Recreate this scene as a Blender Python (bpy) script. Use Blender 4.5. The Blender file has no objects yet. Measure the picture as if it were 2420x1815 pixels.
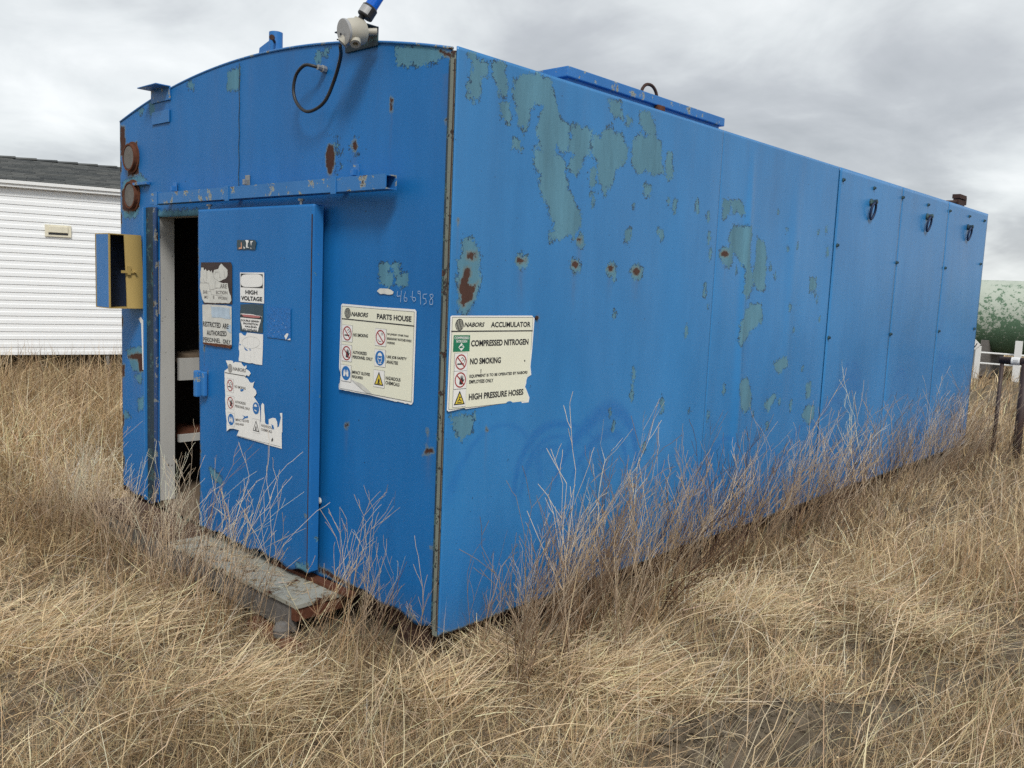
import bpy, bmesh, math, random
import numpy as np
from mathutils import Matrix, Vector
random.seed(7); rng = np.random.default_rng(11)
scene = bpy.context.scene
COL = scene.collection

# ------------------------------------------------------------------ camera
FPX, CX, CY = 2048.176, 1210.0, 907.5
YAW, PITCH, ROLL = -0.7406363, 0.1153776, 0.0421067
CAM = np.array([2.782616, -2.614247, 1.623783])
def cam_basis():
    f = np.array([math.sin(YAW)*math.cos(PITCH), math.cos(YAW)*math.cos(PITCH), -math.sin(PITCH)])
    r = np.array([math.cos(YAW), -math.sin(YAW), 0.0]); u = np.cross(r, f)
    c, s = math.cos(ROLL), math.sin(ROLL)
    return c*r+s*u, -s*r+c*u, f
CR, CU, CF = cam_basis()
cam_d = bpy.data.cameras.new('camera'); cam = bpy.data.objects.new('camera', cam_d); COL.objects.link(cam)
cam.matrix_world = Matrix(((CR[0], CU[0], -CF[0], CAM[0]), (CR[1], CU[1], -CF[1], CAM[1]), (CR[2], CU[2], -CF[2], CAM[2]), (0, 0, 0, 1)))
cam_d.sensor_fit = 'HORIZONTAL'; cam_d.sensor_width = 36.0; cam_d.lens = FPX*36.0/2420.0
cam_d.clip_start = 0.05; cam_d.clip_end = 3000
scene.camera = cam
# photo pixel -> point on a known plane (x, y or z fixed)
def ray(px, py): return CF + CR*(px-CX)/FPX - CU*(py-CY)/FPX
def on(axis, val, px, py):
    d = ray(px, py); return CAM + d*((val-CAM[axis])/d[axis])
def FP(px, py, y=0.0):            # end wall: (x, z)
    p = on(1, y, px, py); return (p[0], p[2])
def SP(px, py, x=0.0):            # long wall: (y, z)
    p = on(0, x, px, py); return (p[1], p[2])
def GP(px, py, z=-0.12):          # ground: (x, y)
    p = on(2, z, px, py); return (p[0], p[1])
def zoomed(reg, pts): return [(reg[0]+a*reg[2], reg[1]+b*reg[2]) for a, b in pts]

# ------------------------------------------------------------------ world, sun, exposure
SUN_DIR = Vector((0.80, -0.62, 1.05)).normalized()
world = bpy.data.worlds.new('World'); scene.world = world; world.use_nodes = True
nt = world.node_tree; nt.nodes.clear()
def N(t, ty, **kw):
    n = t.nodes.new(ty)
    for k, v in kw.items(): setattr(n, k, v)
    return n
def mathn(t, op, a=None, b=None, c=None, clamp=False):
    n = N(t, 'ShaderNodeMath', operation=op, use_clamp=clamp)
    for i, v in enumerate((a, b, c)):
        if v is None: continue
        if isinstance(v, (int, float)): n.inputs[i].default_value = v
        else: t.links.new(v, n.inputs[i])
    return n.outputs[0]
def mixc(t, fac, a, b, mode='MIX'):
    n = N(t, 'ShaderNodeMix', data_type='RGBA', blend_type=mode)
    for i, v in ((0, fac), (6, a), (7, b)):
        if isinstance(v, (int, float)): n.inputs[i].default_value = v
        elif isinstance(v, (tuple, list)): n.inputs[i].default_value = (*v, 1) if len(v) == 3 else v
        else: t.links.new(v, n.inputs[i])
    return n.outputs[2]
def ramp(t, fac, stops, interp='LINEAR'):
    n = N(t, 'ShaderNodeValToRGB'); n.color_ramp.interpolation = interp
    el = n.color_ramp.elements
    while len(el) < len(stops): el.new(0.5)
    for e, (p, c) in zip(el, stops):
        e.position = p; e.color = (c, c, c, 1) if isinstance(c, (int, float)) else (*c, 1)
    t.links.new(fac, n.inputs[0]); return n.outputs[0]
def noise(t, vec, scale, detail=4, rough=0.55, dist=0.0):
    n = N(t, 'ShaderNodeTexNoise'); n.inputs['Scale'].default_value = scale
    n.inputs['Detail'].default_value = detail; n.inputs['Roughness'].default_value = rough
    n.inputs['Distortion'].default_value = dist
    if vec is not None: t.links.new(vec, n.inputs['Vector'])
    return n.outputs[0]
sky = N(nt, 'ShaderNodeTexSky', sky_type='NISHITA', sun_disc=False)
sky.sun_elevation = math.asin(SUN_DIR.z); sky.sun_rotation = math.atan2(SUN_DIR.x, SUN_DIR.y)
tc = N(nt, 'ShaderNodeTexCoord'); sep = N(nt, 'ShaderNodeSeparateXYZ'); nt.links.new(tc.outputs['Generated'], sep.inputs[0])
zz = mathn(nt, 'ADD', mathn(nt, 'MAXIMUM', sep.outputs[2], 0.0), 0.24)
cmb = N(nt, 'ShaderNodeCombineXYZ')
nt.links.new(mathn(nt, 'DIVIDE', sep.outputs[0], zz), cmb.inputs[0]); nt.links.new(mathn(nt, 'DIVIDE', sep.outputs[1], zz), cmb.inputs[1])
n1 = noise(nt, cmb.outputs[0], 0.75, 7, 0.52, 0.35); n2 = noise(nt, cmb.outputs[0], 2.1, 6, 0.55, 0.5)
cl = mathn(nt, 'ADD', mathn(nt, 'MULTIPLY', n1, 0.72), mathn(nt, 'MULTIPLY', n2, 0.28))
cloud = ramp(nt, cl, [(0.36, (0.25, 0.265, 0.28)), (0.46, (0.355, 0.37, 0.385)), (0.535, (0.50, 0.52, 0.525)), (0.62, (0.63, 0.645, 0.645))])
skyb = mixc(nt, 0.10, (0, 0, 0), sky.outputs[0])
bgA = N(nt, 'ShaderNodeBackground'); nt.links.new(sky.outputs[0], bgA.inputs[0]); bgA.inputs[1].default_value = 0.10
bgB = N(nt, 'ShaderNodeBackground'); nt.links.new(cloud, bgB.inputs[0]); bgB.inputs[1].default_value = 1.0
ms = N(nt, 'ShaderNodeMixShader'); ms.inputs[0].default_value = 0.93
nt.links.new(bgA.outputs[0], ms.inputs[1]); nt.links.new(bgB.outputs[0], ms.inputs[2])
out = N(nt, 'ShaderNodeOutputWorld'); nt.links.new(ms.outputs[0], out.inputs[0])
sd = bpy.data.lights.new('sun', 'SUN'); sd.energy = 1.5; sd.angle = math.radians(14); sd.color = (1.0, 0.965, 0.91)
so = bpy.data.objects.new('sun', sd); COL.objects.link(so); so.rotation_euler = SUN_DIR.to_track_quat('Z', 'Y').to_euler()
so.location = (6, -6, 12)
scene.view_settings.view_transform = 'Standard'; scene.view_settings.look = 'None'
scene.view_settings.exposure = 0.68; scene.view_settings.gamma = 1.0; scene.view_settings.use_curve_mapping = False
scene.render.engine = 'CYCLES'; scene.cycles.use_denoising = False
scene.cycles.max_bounces = 6; scene.cycles.transparent_max_bounces = 8

# ------------------------------------------------------------------ materials
MATS = {}
def plain(name, col, rough=0.6, metal=0.0, var=0.15, scale=12.0, bump=0.0, spec=0.5, trans=0.0):
    if name in MATS: return MATS[name]
    m = bpy.data.materials.new(name); m.use_nodes = True; t = m.node_tree; b = t.nodes['Principled BSDF']
    tcn = N(t, 'ShaderNodeTexCoord'); nz = noise(t, tcn.outputs['Object'], scale, 5, 0.6)
    lo = tuple(max(0, c*(1-var)) for c in col); hi = tuple(min(1, c*(1+var)) for c in col)
    c = mixc(t, nz, lo, hi); t.links.new(c, b.inputs['Base Color'])
    b.inputs['Roughness'].default_value = rough; b.inputs['Metallic'].default_value = metal
    b.inputs['Specular IOR Level'].default_value = spec
    if bump:
        bn = N(t, 'ShaderNodeBump'); bn.inputs['Strength'].default_value = bump; bn.inputs['Distance'].default_value = 0.01
        t.links.new(nz, bn.inputs['Height']); t.links.new(bn.outputs[0], b.inputs['Normal'])
    MATS[name] = m; return m
TEAL = (0.085, 0.225, 0.315); BLUE = (0.018, 0.150, 0.445); RUST = (0.060, 0.022, 0.013)
def worn_paint(name, base, wiped, rough=0.42, attr=True, chipcol=TEAL, scatter=0.0, spec=0.5):
    """blue enamel with chips given by the per-vertex distance attribute 'wear' (r chip, g rust, b wiped by weeds)"""
    m = bpy.data.materials.new(name); m.use_nodes = True; t = m.node_tree; b = t.nodes['Principled BSDF']
    tcn = N(t, 'ShaderNodeTexCoord'); ob = tcn.outputs['Object']
    big = noise(t, ob, 0.9, 4, 0.5)
    mp = N(t, 'ShaderNodeMapping'); mp.inputs['Scale'].default_value = (4, 4, 0.8); t.links.new(ob, mp.inputs[0])
    streak = noise(t, mp.outputs[0], 2.2, 5, 0.6)
    fine = noise(t, ob, 190, 3, 0.6); mid = noise(t, ob, 16, 8, 0.68)
    v = mathn(t, 'ADD', mathn(t, 'MULTIPLY', big, 0.68), mathn(t, 'MULTIPLY', streak, 0.32))
    lo = tuple(c*0.74 for c in base); hi = (min(1, base[0]*1.5+0.006), base[1]*1.18, base[2]*1.10) if base[2] > 2*base[0] else tuple(min(1, c*1.15) for c in base)
    if base[2] > 2*base[0]: lo = tuple(c*0.84 for c in base)
    col = mixc(t, ramp(t, v, [(0.33, 0.0), (0.68, 1.0)]), lo, hi)
    col = mixc(t, mathn(t, 'MULTIPLY', ramp(t, fine, [(0.35, 0.0), (0.75, 1.0)]), 0.16), col, tuple(c*0.45 for c in base))
    speck = noise(t, ob, 55, 2, 0.5)
    col = mixc(t, ramp(t, speck, [(0.745, 0.0), (0.775, 0.8)]), col, (0.008, 0.028, 0.06))
    if attr:
        at = N(t, 'ShaderNodeAttribute', attribute_name='wear'); sa = N(t, 'ShaderNodeSeparateColor'); t.links.new(at.outputs['Color'], sa.inputs[0])
        R_, G_, B_ = sa.outputs
        col = mixc(t, mathn(t, 'MULTIPLY', mathn(t, 'MULTIPLY', B_, 0.62), ramp(t, noise(t, ob, 40, 6, 0.7), [(0.25, 0.35), (0.6, 1.0)]), clamp=True), col, wiped)
        jag = mathn(t, 'SUBTRACT', noise(t, ob, 26, 9, 0.74), 0.5)
        jag2 = mathn(t, 'SUBTRACT', noise(t, ob, 75, 5, 0.65), 0.5)
        jj = mathn(t, 'ADD', mathn(t, 'MULTIPLY', jag, 1.0), mathn(t, 'MULTIPLY', jag2, 0.6))
        chipv = mathn(t, 'ADD', R_, jj)
        stain = mathn(t, 'MULTIPLY', at.outputs['Alpha'], ramp(t, noise(t, mp.outputs[0], 9, 6, 0.7), [(0.3, 0.0), (0.65, 1.0)]), clamp=True)
        col = mixc(t, mathn(t, 'MULTIPLY', stain, 0.42), col, (0.13, 0.095, 0.07))
        chip = ramp(t, chipv, [(0.485, 0.0), (0.515, 1.0)])
        rim = mathn(t, 'MULTIPLY', ramp(t, chipv, [(0.42, 0.0), (0.45, 1.0), (0.49, 1.0), (0.52, 0.0)]), ramp(t, mid, [(0.47, 0.0), (0.53, 1.0)]))  # dark chip rim: shade of lifted flakes painted in, with old navy undercoat
        cc = mixc(t, ramp(t, streak, [(0.3, 0.0), (0.7, 1.0)]), tuple(c*0.8 for c in chipcol), tuple(min(1, c*1.22) for c in chipcol))
        col = mixc(t, chip, col, cc)
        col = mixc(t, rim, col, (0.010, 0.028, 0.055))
        rv = mathn(t, 'ADD', G_, mathn(t, 'MULTIPLY', jag, 0.8))
        rust = ramp(t, rv, [(0.48, 0.0), (0.53, 1.0)])
        halo = ramp(t, rv, [(0.36, 0.0), (0.46, 1.0)])
        col = mixc(t, mathn(t, 'MULTIPLY', halo, 0.75), col, mixc(t, mid, (0.05, 0.10, 0.11), (0.25, 0.30, 0.28)))
        rc = mixc(t, mid, tuple(c*0.55 for c in RUST), tuple(min(1, c*1.5) for c in RUST))
        col = mixc(t, rust, col, rc)
        rgh = mathn(t, 'ADD', mathn(t, 'MULTIPLY', mathn(t, 'MAXIMUM', chip, rust), 0.35), mathn(t, 'ADD', mathn(t, 'MULTIPLY', big, 0.16), rough-0.08), clamp=True)
        t.links.new(rgh, b.inputs['Roughness'])
        hgt = mathn(t, 'SUBTRACT', mathn(t, 'MULTIPLY', fine, 0.10), mathn(t, 'MAXIMUM', chip, rust))
    else:
        sc2 = noise(t, ob, 14, 8, 0.7)
        th = 0.62-scatter
        chip = ramp(t, sc2, [(th, 0.0), (th+0.02, 1.0)]); rust = ramp(t, sc2, [(th+0.05, 0.0), (th+0.075, 1.0)])
        col = mixc(t, chip, col, chipcol); col = mixc(t, rust, col, tuple(c*0.9 for c in RUST))
        b.inputs['Roughness'].default_value = rough
        hgt = mathn(t, 'SUBTRACT', mathn(t, 'MULTIPLY', fine, 0.10), chip)
    t.links.new(col, b.inputs['Base Color'])
    b.inputs['Specular IOR Level'].default_value = spec
    bn = N(t, 'ShaderNodeBump'); bn.inputs['Strength'].default_value = 0.55; bn.inputs['Distance'].default_value = 0.0015
    t.links.new(hgt, bn.inputs['Height']); t.links.new(bn.outputs[0], b.inputs['Normal'])
    MATS[name] = m; return m
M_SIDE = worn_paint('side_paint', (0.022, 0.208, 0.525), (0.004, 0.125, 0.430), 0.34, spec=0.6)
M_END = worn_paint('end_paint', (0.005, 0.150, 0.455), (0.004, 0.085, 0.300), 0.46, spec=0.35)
M_BLUE = worn_paint('fitting_paint', (0.014, 0.165, 0.470), None, 0.45, attr=False, scatter=-0.03)
M_BLUEW = worn_paint('worn_fitting_paint', (0.020, 0.170, 0.470), None, 0.5, attr=False, scatter=0.05, chipcol=(0.30, 0.33, 0.30))
M_CHAN = worn_paint('channel_paint', (0.010, 0.035, 0.055), None, 0.6, attr=False, scatter=0.075, chipcol=(0.05, 0.12, 0.125))
M_POST = worn_paint('post_paint', (0.21, 0.235, 0.20), None, 0.7, attr=False, scatter=0.06, chipcol=(0.03, 0.035, 0.035))
M_WHITE = worn_paint('chipped_white_paint', (0.46, 0.46, 0.44), None, 0.7, attr=False, scatter=-0.04, chipcol=(0.10, 0.08, 0.06), spec=0.2)
M_LEDGE = worn_paint('ledge_paint', (0.37, 0.37, 0.32), None, 0.75, attr=False, scatter=0.08, chipcol=(0.20, 0.17, 0.12), spec=0.2)
M_RUST = plain('rust', (0.115, 0.045, 0.026), 0.85, var=0.55, scale=30, bump=0.4, spec=0.2)
M_DRUST = plain('dark_rust', (0.055, 0.030, 0.024), 0.8, var=0.5, scale=30, bump=0.4, spec=0.25)
M_SKID = plain('grey_skid', (0.16, 0.15, 0.14), 0.85, var=0.5, scale=18, bump=0.4, spec=0.2)
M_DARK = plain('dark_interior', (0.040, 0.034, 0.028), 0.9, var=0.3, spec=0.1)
M_BLACK = plain('black_rubber', (0.018, 0.018, 0.02), 0.5)
M_CASE = plain('cream_casting', (0.42, 0.40, 0.34), 0.5, var=0.15)
M_PLATE = plain('brushed_plate', (0.42, 0.42, 0.42), 0.35, metal=0.35, var=0.1)
M_YEL = worn_paint('yellow_enamel', (0.47, 0.34, 0.12), None, 0.5, attr=False, scatter=-0.045, chipcol=(0.06, 0.05, 0.04), spec=0.3)
M_NAVY = plain('navy_paint', (0.006, 0.022, 0.07), 0.6, var=0.4)
M_CREAM = plain('cream_vinyl', (0.80, 0.80, 0.66), 0.5, var=0.05, scale=6, spec=0.3)
M_VINYL = plain('white_vinyl', (0.82, 0.82, 0.80), 0.5, var=0.06, scale=9, spec=0.3)
M_OLDW = plain('weathered_white', (0.62, 0.62, 0.58), 0.7, var=0.25, scale=22, spec=0.2)
M_INK = plain('black_ink', (0.022, 0.024, 0.028), 0.5, var=0.1)
M_GINK = plain('faded_ink', (0.20, 0.19, 0.18), 0.6, var=0.3)
M_RED = plain('red_ink', (0.36, 0.028, 0.030), 0.5)
M_SBLUE = plain('blue_ink', (0.02, 0.16, 0.45), 0.5)
M_GREEN = plain('green_ink', (0.01, 0.20, 0.10), 0.5)
M_SYEL = plain('yellow_ink', (0.75, 0.58, 0.06), 0.5)
M_GHOST = plain('grey_residue', (0.045, 0.075, 0.095), 0.7, var=0.3)
M_BROWN = plain('brown_plate', (0.045, 0.028, 0.026), 0.7, var=0.4)
M_CHALK = plain('chalk', (0.42, 0.55, 0.72), 0.9)
M_WOOD = plain('weathered_wood', (0.17, 0.125, 0.085), 0.9, var=0.4, scale=8)
M_SIDING = plain('white_siding', (0.86, 0.88, 0.89), 0.5, var=0.03, scale=3)
M_TRIM = plain('white_trim', (0.80, 0.81, 0.80), 0.5, var=0.04)
M_UNDER = plain('under_house', (0.03, 0.028, 0.025), 0.9)
M_VENT = plain('cream_vent', (0.72, 0.68, 0.54), 0.5)
M_METAL = plain('grey_metal', (0.30, 0.31, 0.31), 0.5, metal=0.5)
M_PIPE = plain('brown_pipe', (0.050, 0.030, 0.027), 0.6, var=0.4, scale=20)
M_LENS = plain('blue_lens', (0.003, 0.16, 0.75), 0.12, var=0.05, spec=0.6)
M_LENS.node_tree.nodes['Principled BSDF'].inputs['Transmission Weight'].default_value = 0.35

# ------------------------------------------------------------------ mesh helpers
class MB:
    def __init__(s): s.v = []; s.f = []; s.m = []
    def add(s, vs, fs, mi=0):
        o = len(s.v); s.v += [tuple(map(float, p)) for p in vs]; s.f += [tuple(i+o for i in f) for f in fs]; s.m += [mi]*len(fs); return s
    def box(s, x0, x1, y0, y1, z0, z1, mi=0):
        vs = [(x, y, z) for x in (x0, x1) for y in (y0, y1) for z in (z0, z1)]
        return s.add(vs, [(0, 1, 3, 2), (4, 6, 7, 5), (0, 4, 5, 1), (2, 3, 7, 6), (0, 2, 6, 4), (1, 5, 7, 3)], mi)
    def tube(s, pts, rad, n=8, mi=0, cap=True):
        pts = [np.array(p, float) for p in pts]; k = len(pts)
        if isinstance(rad, (int, float)): rad = [rad]*k
        rings = []; prev = None
        for i in range(k):
            t = pts[min(i+1, k-1)]-pts[max(i-1, 0)]; t = t/(np.linalg.norm(t)+1e-12)
            a = prev if prev is not None else (np.array([0, 0, 1.0]) if abs(t[2]) < 0.9 else np.array([1.0, 0, 0]))
            a = a-t*(a@t); a = a/np.linalg.norm(a); prev = a; b = np.cross(t, a)
            rings.append([pts[i]+rad[i]*(math.cos(q)*a+math.sin(q)*b) for q in np.linspace(0, 2*math.pi, n, endpoint=False)])
        vs = [p for r in rings for p in r]; fs = []
        for i in range(k-1):
            for j in range(n): fs.append((i*n+j, i*n+(j+1) % n, (i+1)*n+(j+1) % n, (i+1)*n+j))
        if cap: fs += [tuple(range(n))[::-1], tuple((k-1)*n+j for j in range(n))]
        return s.add(vs, fs, mi)
    def lathe(s, prof, origin, axis, n=20, mi=0):
        """prof: list of (radius, distance along axis)"""
        ax = np.array(axis, float); ax /= np.linalg.norm(ax); a = np.array([0, 0, 1.0]) if abs(ax[2]) < 0.9 else np.array([1.0, 0, 0])
        a = a-ax*(a@ax); a /= np.linalg.norm(a); b = np.cross(ax, a); o = np.array(origin, float)
        vs = [o+ax*d+r*(math.cos(q)*a+math.sin(q)*b) for r, d in prof for q in np.linspace(0, 2*math.pi, n, endpoint=False)]
        fs = [(i*n+j, i*n+(j+1) % n, (i+1)*n+(j+1) % n, (i+1)*n+j) for i in range(len(prof)-1) for j in range(n)]
        if prof[0][0] > 1e-4: fs.append(tuple(range(n))[::-1])
        if prof[-1][0] > 1e-4: fs.append(tuple((len(prof)-1)*n+j for j in range(n)))
        return s.add(vs, fs, mi)
    def build(s, name, mats, parent=None, smooth=False, bevel=0.0):
        me = bpy.data.meshes.new(name); me.from_pydata(s.v, [], s.f)
        if not isinstance(mats, (list, tuple)): mats = [mats]
        for m in mats: me.materials.append(m)
        me.polygons.foreach_set('material_index', s.m)
        bm = bmesh.new(); bm.from_mesh(me); bmesh.ops.recalc_face_normals(bm, faces=bm.faces)
        if bevel: bmesh.ops.bevel(bm, geom=list(bm.edges), offset=bevel, segments=2, affect='EDGES', profile=0.6)
        bm.to_mesh(me); bm.free()
        if smooth: me.polygons.foreach_set('use_smooth', [True]*len(me.polygons))
        me.update()
        o = bpy.data.objects.new(name, me); COL.objects.link(o)
        if parent is not None: o.parent = parent
        return o
def thing(name, label, cat, loc=(0, 0, 0), group=None):
    o = bpy.data.objects.new(name, None); COL.objects.link(o); o.empty_display_size = 0.1; tag(o, label, cat, group); return o
def tag(o, label, cat, group=None, kind=None):
    if label: o['label'] = label
    if cat: o['category'] = cat
    if group: o['group'] = group
    if kind: o['kind'] = kind
    return o
def shadesmooth(o, ang=0.6):
    me = o.data; me.polygons.foreach_set('use_smooth', [True]*len(me.polygons))
    bm = bmesh.new(); bm.from_mesh(me)
    for e in bm.edges:
        if len(e.link_faces) == 2 and e.calc_face_angle(0) > ang: e.smooth = False
    bm.to_mesh(me); bm.free()

# ------------------------------------------------------------------ wear maps on wall sheets
def sdist(P, poly):
    """signed distance (inside > 0) of points P (n,2) to a polygon"""
    poly = np.array(poly, float); A = poly; B = np.roll(poly, -1, 0)
    d = np.full(len(P), 1e9); ins = np.zeros(len(P), bool)
    for a, b in zip(A, B):
        ab = b-a; t = np.clip(((P-a)@ab)/(ab@ab+1e-12), 0, 1); q = P-(a+t[:, None]*ab)
        d = np.minimum(d, np.hypot(q[:, 0], q[:, 1]))
        c = (a[1] > P[:, 1]) != (b[1] > P[:, 1])
        with np.errstate(divide='ignore', invalid='ignore'):
            xi = a[0]+(P[:, 1]-a[1])*(b[0]-a[0])/(b[1]-a[1]+1e-15)
        ins ^= c & (P[:, 0] < xi)
    return np.where(ins, d, -d)
def ell(cx, cy, rx, ry, k=10): return [(cx+rx*math.cos(a), cy+ry*math.sin(a)) for a in np.linspace(0, 2*math.pi, k, endpoint=False)]
def wear_values(P, chips, rusts, wipes=(), soft=0.10):
    r = np.full(len(P), -1.0); g = np.full(len(P), -1.0); b = np.zeros(len(P))
    def upd(arr, poly, w=1.0):
        q = np.array(poly); lo = q.min(0)-0.15; hi = q.max(0)+0.15
        m = (P[:, 0] > lo[0]) & (P[:, 0] < hi[0]) & (P[:, 1] > lo[1]) & (P[:, 1] < hi[1])
        if m.any(): arr[m] = np.maximum(arr[m], sdist(P[m], poly))
    for c in chips: upd(r, c)
    for c in rusts: upd(g, c)
    R = np.clip(0.60+r/soft, 0, 1)*0.92; G = np.clip(0.5+g/soft*1.2, 0, 1)*0.9
    R = np.where(r < -0.05, R*0.1, R); G = np.where(g < -0.045, G*0.1, G)
    for fn in wipes: b = np.maximum(b, fn(P))
    A = np.zeros(len(P))
    for c in rusts:                      # rust bleeding down from each spot
        q = np.array(c); cx_, w_ = q[:, 0].mean(), max(0.008, np.ptp(q[:, 0])*0.35)
        if np.ptp(q[:, 0]) > 0.6: continue
        zb = q[:, 1].min(); ln = 0.10+0.9*np.ptp(q[:, 1])+0.15*abs(math.sin(cx_*91))
        A = np.maximum(A, np.exp(-((P[:, 0]-cx_)/w_)**2)*np.clip(1-(zb-P[:, 1])/ln, 0, 1)*(P[:, 1] < zb+0.03)*0.8)
    A = np.maximum(A, 0.22*np.clip((P[:, 1]-1.9)/0.7, 0, 1)*(0.5+0.5*np.sin(P[:, 0]*23+2*np.sin(P[:, 0]*7)))**3)
    A = np.maximum(A, 0.85*np.clip(1-P[:, 1]/0.22, 0, 1)**1.5)        # mud splashed up the foot of the wall
    return np.stack([R, G, np.clip(b, 0, 1), np.clip(A, 0, 1)], 1)
def sheet(name, mat, parent, us, vs, to3, mask=None, warp=None, wear=None, thick=0.004):
    """a gridded steel sheet; us, vs plane coordinates; mask(uc,vc)->keep cell"""
    U, V = np.meshgrid(us, vs, indexing='ij'); nu, nv = U.shape
    if warp is not None: U, V = warp(U, V)
    P = np.stack([U.ravel(), V.ravel()], 1)
    idx = np.arange(nu*nv).reshape(nu, nv)
    q = np.stack([idx[:-1, :-1], idx[1:, :-1], idx[1:, 1:], idx[:-1, 1:]], -1).reshape(-1, 4)
    if mask is not None:
        cen = P[q].mean(1); q = q[mask(cen[:, 0], cen[:, 1])]
    used = np.unique(q); rem = -np.ones(nu*nv, int); rem[used] = np.arange(len(used)); q = rem[q]; P = P[used]
    co = np.array(to3(P[:, 0], P[:, 1])).T
    me = bpy.data.meshes.new(name); me.from_pydata(co.tolist(), [], q.tolist()); me.materials.append(mat)
    if wear is not None:
        a = me.color_attributes.new('wear', 'FLOAT_COLOR', 'POINT'); a.data.foreach_set('color', wear(P).astype(np.float32).ravel())
    me.polygons.foreach_set('use_smooth', [True]*len(me.polygons)); me.update()
    o = bpy.data.objects.new(name, me); COL.objects.link(o); o.parent = parent
    md = o.modifiers.new('thickness', 'SOLIDIFY'); md.thickness = thick; md.offset = -1
    return o

# ================================================================== THE BLUE SHED
W, L, H, SAG = 3.3213, 8.1559, 2.60, 0.20
def arch(x): return H + SAG*(1-((x+W/2)/(W/2))**2)
shed = thing('metal_shed', 'long blue painted steel shed with arched roof, sliding door and peeling paint', 'shed')
# --- chips traced on the long wall
Z8 = (1060, 100, 700/2212); R1 = (1620, 350, 800/2212); R5 = (1700, 800, 720/2212); R6 = (700, 600, 600/2212); R2 = (600, 0, 600/2212)
Z0 = (0, 0, 600/2212); R3 = (200, 350, 600/2212); R4 = (200, 700, 600/2212); R7 = (700, 1050, 600/2212)
DS = (0, 0, 2420/2212)
def side_polys(reg, polys): return [[SP(*p) for p in zoomed(reg, q)] for q in polys]
def end_polys(reg, polys, y=0.0): return [[FP(*p, y) for p in zoomed(reg, q)] for q in polys]
side_chips = side_polys(Z8, [
 [(150,75),(200,90),(215,140),(250,140),(280,180),(285,235),(235,270),(230,330),(240,380),(205,405),(195,440),(150,400),(160,360),(150,330),(165,260),(190,200),(170,130)],
 [(320,160),(410,160),(415,230),(435,290),(430,390),(385,390),(370,290),(330,230)],
 [(480,300),(560,240),(650,250),(760,290),(775,370),(815,500),(845,600),(890,610),(905,700),(890,800),(845,815),(820,760),(800,740),(785,800),(690,780),(665,640),(720,470),(650,440),(600,520),(590,620),(575,660),(535,600),(510,480),(490,400)],
 [(915,640),(960,615),(1000,640),(1070,660),(1075,700),(1040,760),(1050,830),(1010,850),(985,940),(950,985),(905,940),(920,880),(965,860),(920,800),(900,740),(940,700)],
 [(645,800),(690,800),(735,870),(840,850),(870,900),(870,1000),(890,1110),(920,1150),(935,1220),(970,1260),(985,1320),(975,1370),(910,1390),(880,1440),(820,1470),(790,1430),(785,1350),(740,1220),(685,1080),(700,990),(680,960),(650,930)],
 [(700,770),(790,770),(800,900),(720,900)],
 [(1070,740),(1100,700),(1150,720),(1150,680),(1210,620),(1225,690),(1290,690),(1330,790),(1325,860),(1300,910),(1240,940),(1225,1010),(1200,1080),(1160,1075),(1120,1040),(1110,960),(1125,880),(1080,850)],
 [(1380,740),(1430,690),(1470,720),(1520,690),(1580,740),(1590,900),(1600,970),(1540,980),(1490,970),(1470,930),(1440,980),(1410,960),(1370,900)],
 [(1430,520),(1500,530),(1540,620),(1540,690),(1500,690),(1460,640),(1435,600)],
 [(390,460),(440,460),(470,560),(460,600),(400,550)], [(1635,830),(1665,830),(1670,1000),(1640,1020),(1620,960)],
 [(1050,960),(1085,950),(1095,1050),(1060,1060)], [(1465,1070),(1515,1080),(1500,1145),(1465,1135)], [(1200,440),(1280,450),(1300,560),(1250,550),(1210,510)],
 [(1330,560),(1365,580),(1360,620),(1330,615)], [(495,720),(540,740),(535,800),(490,775)], [(750,1420),(785,1425),(775,1490),(750,1480)], [(1325,1415),(1365,1400),(1355,1485),(1320,1485)],
 [(910,1380),(950,1375),(935,1470),(915,1470)], [(1145,1090),(1175,1090),(1170,1170)], [(1060,1120),(1085,1120),(1075,1210)],
 [(110,1480),(150,1460),(215,1540),(220,1640),(90,1640)]]) + side_polys(R1, [
 [(245,345),(292,345),(282,420),(245,470)], [(300,345),(370,350),(390,430),(360,430),(340,400),(310,430)],
 [(310,515),(430,515),(440,560),(425,620),(430,740),(450,900),(430,950),(400,990),(375,940),(390,790),(350,720),(300,640),(280,600),(290,560)],
 [(475,590),(520,620),(535,700),(520,930),(480,930),(450,850),(470,720)], [(390,1080),(430,1030),(500,1020),(500,1130),(440,1180),(400,1240),(350,1290),(340,1260),(360,1130)],
 [(570,1410),(630,1370),(660,1390),(630,1440),(600,1465)], [(815,855),(858,855),(855,915),(815,935)], [(225,660),(310,650),(305,740),(275,790),(235,740)]]) + side_polys(R5, [
 [(130,320),(200,295),(225,400),(215,500),(170,540),(135,440)], [(390,180),(480,140),(490,190),(430,240)], [(330,460),(390,400),(400,420),(350,530),(320,490)],
 [(628,330),(662,320),(652,425),(628,425)], [(600,560),(630,490),(690,490),(680,570),(640,620)]]) + side_polys(R6, [
 [(1420,60),(1590,40),(1600,240),(1545,410),(1475,520),(1425,500),(1410,280)], [(1350,1410),(1550,1410),(1510,1540),(1440,1630),(1385,1540)]])
side_rust = side_polys(R6, [[(1480,95),(1510,120),(1520,190),(1500,260),(1530,280),(1580,235),(1570,290),(1530,400),(1460,470),(1430,420),(1420,350),(1405,270),(1430,220),(1450,190),(1460,120)],
 [(1480,-20),(1580,-15),(1575,40),(1520,60),(1490,30)]])
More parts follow.
